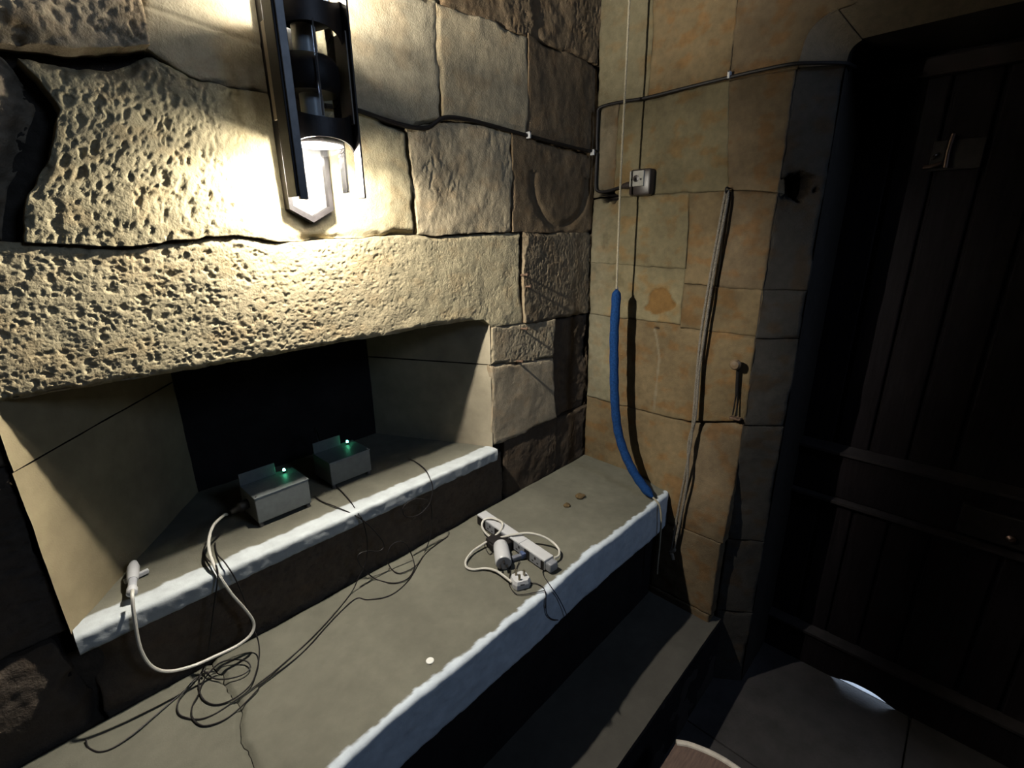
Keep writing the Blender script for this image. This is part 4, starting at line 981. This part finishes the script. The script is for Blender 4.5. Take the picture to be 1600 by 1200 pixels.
FX = [(-0.6957, -0.3638, 0.4980), (-0.6750, -0.3645, 0.4960), (-0.6550, -0.3486, 0.5000), (-0.6506, -0.3170, 0.5100), (-0.6639, -0.2838, 0.5220), (-0.6864, -0.2500, 0.5270), (-0.7186, -0.2250, 0.5270), (-0.7419, -0.1941, 0.5150), (-0.7564, -0.1681, 0.5030), (-0.7512, -0.1271, 0.5000), (-0.7417, -0.0961, 0.5100), (-0.7228, -0.0889, 0.5220), (-0.7042, -0.1095, 0.5270), (-0.6998, -0.1470, 0.5270), (-0.7201, -0.1669, 0.5220), (-0.7507, -0.1684, 0.5120), (-0.7952, -0.1589, 0.5000), (-0.8396, -0.1571, 0.4950),
      (-0.8786, -0.1718, 0.4920), (-0.8942, -0.1922, 0.4890), (-0.8868, -0.2150, 0.4880), (-0.8617, -0.2376, 0.4900), (-0.8504, -0.2718, 0.4930), (-0.8527, -0.3131, 0.4950), (-0.8565, -0.3418, 0.4960)]
MB().tube(FX, 0.0036, n=8, sub=8).build('flex', CREAMPL, ps, True)
plugp = mathutils.Vector((-0.8339, -0.3527, 0.4970))
Mg = mathutils.Matrix.Translation((plugp.x, plugp.y, 0.484)) @ mathutils.Matrix.Rotation(math.radians(-22), 4, 'Z')
pl = MB()
prof = [(-0.026, -0.012), (-0.020, -0.022), (0.014, -0.025), (0.026, -0.014), (0.026, 0.014), (0.014, 0.025), (-0.020, 0.022), (-0.026, 0.012)]
for (z0, z1, k0, k1) in ((0.0, 0.014, 1.0, 1.0), (0.014, 0.024, 1.0, 0.86)):
    vs = [tuple(Mg @ mathutils.Vector((a * k0, b * k0, z0))) for a, b in prof] + [tuple(Mg @ mathutils.Vector((a * k1, b * k1, z1))) for a, b in prof]
    n = 8; pl.add(vs, [tuple(reversed(range(n))), tuple(range(n, 2 * n))] + [(i, (i + 1) % n, (i + 1) % n + n, i + n) for i in range(n)])
plo = pl.build('mains_plug', WHITEPL, ps)
for a, b, w1, w2 in ((0.012, 0.0, 0.002, 0.004), (-0.008, 0.011, 0.003, 0.002), (-0.008, -0.011, 0.003, 0.002)):
    MB().box((a - w1, b - w2, 0.023), (a + w1, b + w2, 0.041), M=Mg).build('pin', mat('plug_pin_metal', (0.35, 0.30, 0.2), 0.3, 0.9, var=0.05) if 'plug_pin_metal' not in bpy.data.materials else bpy.data.materials['plug_pin_metal'], plo)

tr = thing('power_adapter', 'black plug-in power adapter pushed into the side of the white power strip', 'adapter', tuple(Mp @ mathutils.Vector((Lps * 0.47, -0.045, 0.0))))
MB().box((Lps * 0.36, -0.075, 0.001), (Lps * 0.58, -0.0225, 0.031), bev=0.005, M=Mp).build('body', BLACKPL, tr, True)
MB().box((Lps * 0.42, -0.080, 0.006), (Lps * 0.52, -0.074, 0.026), bev=0.002, M=Mp).build('end_cap', GREYPL if False else BLACKPL, tr)
ch = thing('plug_adapter', 'round white plug-in adapter lying on its side by the power strip', 'adapter', (-0.775, -0.215, 0.484))
c0 = np.array((-0.8245, -0.2780, 0.5080)); c1 = np.array((-0.7685, -0.2090, 0.5080)); cax = c1 - c0; cl = float(np.linalg.norm(cax)); cax = tuple(cax / cl)
MB().lathe([(0.022, 0.0), (0.0245, 0.004), (0.0235, cl * 0.8), (0.0222, cl * 0.95), (0.018, cl)], tuple(c0), cax, 28).build('body', WHITEPL, ch, True)
cf = MB().lathe([(0.0, -0.0015), (0.021, -0.0015), (0.0225, 0.0015)], tuple(c0), cax, 28, cap=False).build('face', GREYPL, ch, True)
cv = mathutils.Vector(c0); ca = mathutils.Vector(cax); sd = ca.cross(mathutils.Vector((0, 0, 1))).normalized()
for k, (u_, z_) in enumerate(((0.0, 0.010), (-0.010, -0.006), (0.010, -0.006))):
    pq = cv + sd * u_ + mathutils.Vector((0, 0, z_))
    MB().tube([tuple(pq), tuple(pq - ca * 0.016)], 0.0028, 8, 1).build('pin', IRON, cf)
cn = thing('cable_connector', 'small blue-grey cable connector beside the round white adapter', 'connector', (-0.74, -0.275, 0.484))
d0 = np.array((-0.7791, -0.2682, 0.4930)); d1 = np.array((-0.7233, -0.2882, 0.4930)); dx_ = d1 - d0; dl = float(np.linalg.norm(dx_)); da = math.atan2(dx_[1], dx_[0])
Mc = mathutils.Matrix.Translation((d0[0], d0[1], 0.485)) @ mathutils.Matrix.Rotation(da, 4, 'Z')
MB().box((0, -0.007, 0.0), (dl * 0.55, 0.007, 0.014), bev=0.003, M=Mc).build('body', mat('mid_grey_plastic', (0.16, 0.17, 0.2), 0.45, var=0.1), cn, True)
MB().box((dl * 0.5, -0.010, 0.0), (dl, 0.010, 0.019), bev=0.003, M=Mc).build('shell', BLUEPL, cn, True)
cable('thin black lead from the adapter past the white plug and over the bench edge', [
    (-0.7712, -0.2526, 0.4920), (-0.7944, -0.2774, 0.4860), (-0.8432, -0.3190, 0.4860), (-0.8603, -0.3353, 0.4860), (-0.8726, -0.3667, 0.4860), (-0.8648, -0.3859, 0.4860), (-0.8276, -0.4115, 0.4860), (-0.8114, -0.4254, 0.4860), (-0.8223, -0.4370, 0.4657), (-0.8189, -0.4370, 0.4245), (-0.7957, -0.4370, 0.3888), (-0.7660, -0.4370, 0.3637)], 0.0013)
cable('thin black lead from the connector under the white plug to the bench edge', [
    (-0.7630, -0.2848, 0.4880), (-0.8008, -0.3043, 0.4860), (-0.8356, -0.3193, 0.4860), (-0.8516, -0.3371, 0.4860), (-0.8493, -0.3717, 0.5000), (-0.8147, -0.3766, 0.4880), (-0.8021, -0.3943, 0.4860), (-0.8061, -0.4164, 0.4860), (-0.8225, -0.4370, 0.4829), (-0.8247, -0.4370, 0.4458)], 0.0013)
cable('thin black lead from the end of the power strip over the painted edge', [
    (-0.6993, -0.3668, 0.4880), (-0.7190, -0.3632, 0.4860), (-0.7460, -0.3636, 0.4860), (-0.7630, -0.3779, 0.4860), (-0.7762, -0.4031, 0.4860), (-0.7911, -0.4362, 0.4860), (-0.7696, -0.4380, 0.4474), (-0.7445, -0.4380, 0.3974), (-0.7246, -0.4380, 0.3519)], 0.0013)
cable('thin black lead curling behind the round white adapter', [
    (-0.7823, -0.1940, 0.4870), (-0.8039, -0.1964, 0.4860), (-0.7893, -0.1608, 0.4860), (-0.7767, -0.1446, 0.4880), (-0.7577, -0.1395, 0.4900), (-0.7202, -0.1246, 0.4880), (-0.7307, -0.1111, 0.4870)], 0.0013)

# ---- debris on the bench
def lump(name, label, cat, p, r, seed, material, flat=0.6, group=None):
    random.seed(seed); n, m_ = 14, 8; vs = []; fs = []
    for j in range(m_ + 1):
        ph = PI * j / m_
        for i in range(n):
            th = 2 * PI * i / n
            k = 0.6 + 0.8 * float(vnoise(np.array(2 + 1.6 * math.cos(th) * math.sin(ph)), np.array(2 + 1.6 * math.sin(th) * math.sin(ph) + 3 * j / m_), seed))
            vs.append((p[0] + r * k * math.sin(ph) * math.cos(th), p[1] + r * k * math.sin(ph) * math.sin(th), p[2] + r * flat * (k * math.cos(ph) * 0.8 + 0.75)))
    for j in range(m_):
        for i in range(n): fs.append((j * n + i, (j + 1) * n + i, (j + 1) * n + (i + 1) % n, j * n + (i + 1) % n))
    return tag(MB().add(vs, fs).build(name, material, None, True), label, cat, group)
lump('debris_lump', 'larger dry brown crumb on the bench near the corner', 'debris', (-0.3389, -0.2025, 0.4840), 0.017, 5, LEAF, 0.5)
lump('debris_lump', 'smaller dry brown crumb on the bench near the corner', 'debris', (-0.4222, -0.2033, 0.4840), 0.012, 6, LEAF, 0.5)
wp = (-1.1661, -0.3735, 0.4830)
tag(MB().lathe([(0.0, 0.0), (0.0085, 0.0), (0.0095, 0.0012), (0.0085, 0.0026), (0.0, 0.003)], wp, (0, 0, 1), 24, cap=False).build('wax_drop', WAX, None, True), 'small round white drop on the front of the bench top', 'drop')

# ---- stool whose pale worn rim shows at the bottom of the picture
st = thing('timber_stool', 'dark timber stool with a pale worn curved rim in front of the step', 'stool', (-0.75, -0.88, -0.30))
ZT = 0.0
rim = [(-0.5920, -0.7478, 0.0000), (-0.5743, -0.7748, 0.0000), (-0.5587, -0.8155, 0.0000), (-0.5487, -0.8574, 0.0000), (-0.5460, -0.9005, 0.0000), (-0.548, -0.96, 0), (-0.56, -1.02, 0)]
rp = [np.array(p[:2]) for p in smooth_path(rim, 6)]
top = [tuple(p) for p in rp] + [(-0.60, -1.05), (-0.95, -1.05), (-0.97, -1.03), (-0.97, -0.765), (-0.95, -0.745)]
n = len(top)
vs = [(a, b, ZT - 0.03) for a, b in top] + [(a, b, ZT) for a, b in top]
MB().add(vs, [tuple(range(n)), tuple(reversed(range(n, 2 * n)))] + [(i, i + n, (i + 1) % n + n, (i + 1) % n) for i in range(n)]).build('seat', TIMBER, st)
MB().tube([(p[0], p[1], ZT - 0.004) for p in rp], 0.010, 8, 1).build('worn_rim', WORN, st, True)
for a, b in ((-0.64, -0.80), (-0.64, -0.99), (-0.91, -0.80), (-0.91, -0.99)):
    MB().box((a - 0.02, b - 0.02, -0.30), (a + 0.02, b + 0.02, ZT - 0.03), bev=0.003).build('leg', TIMBER, st)
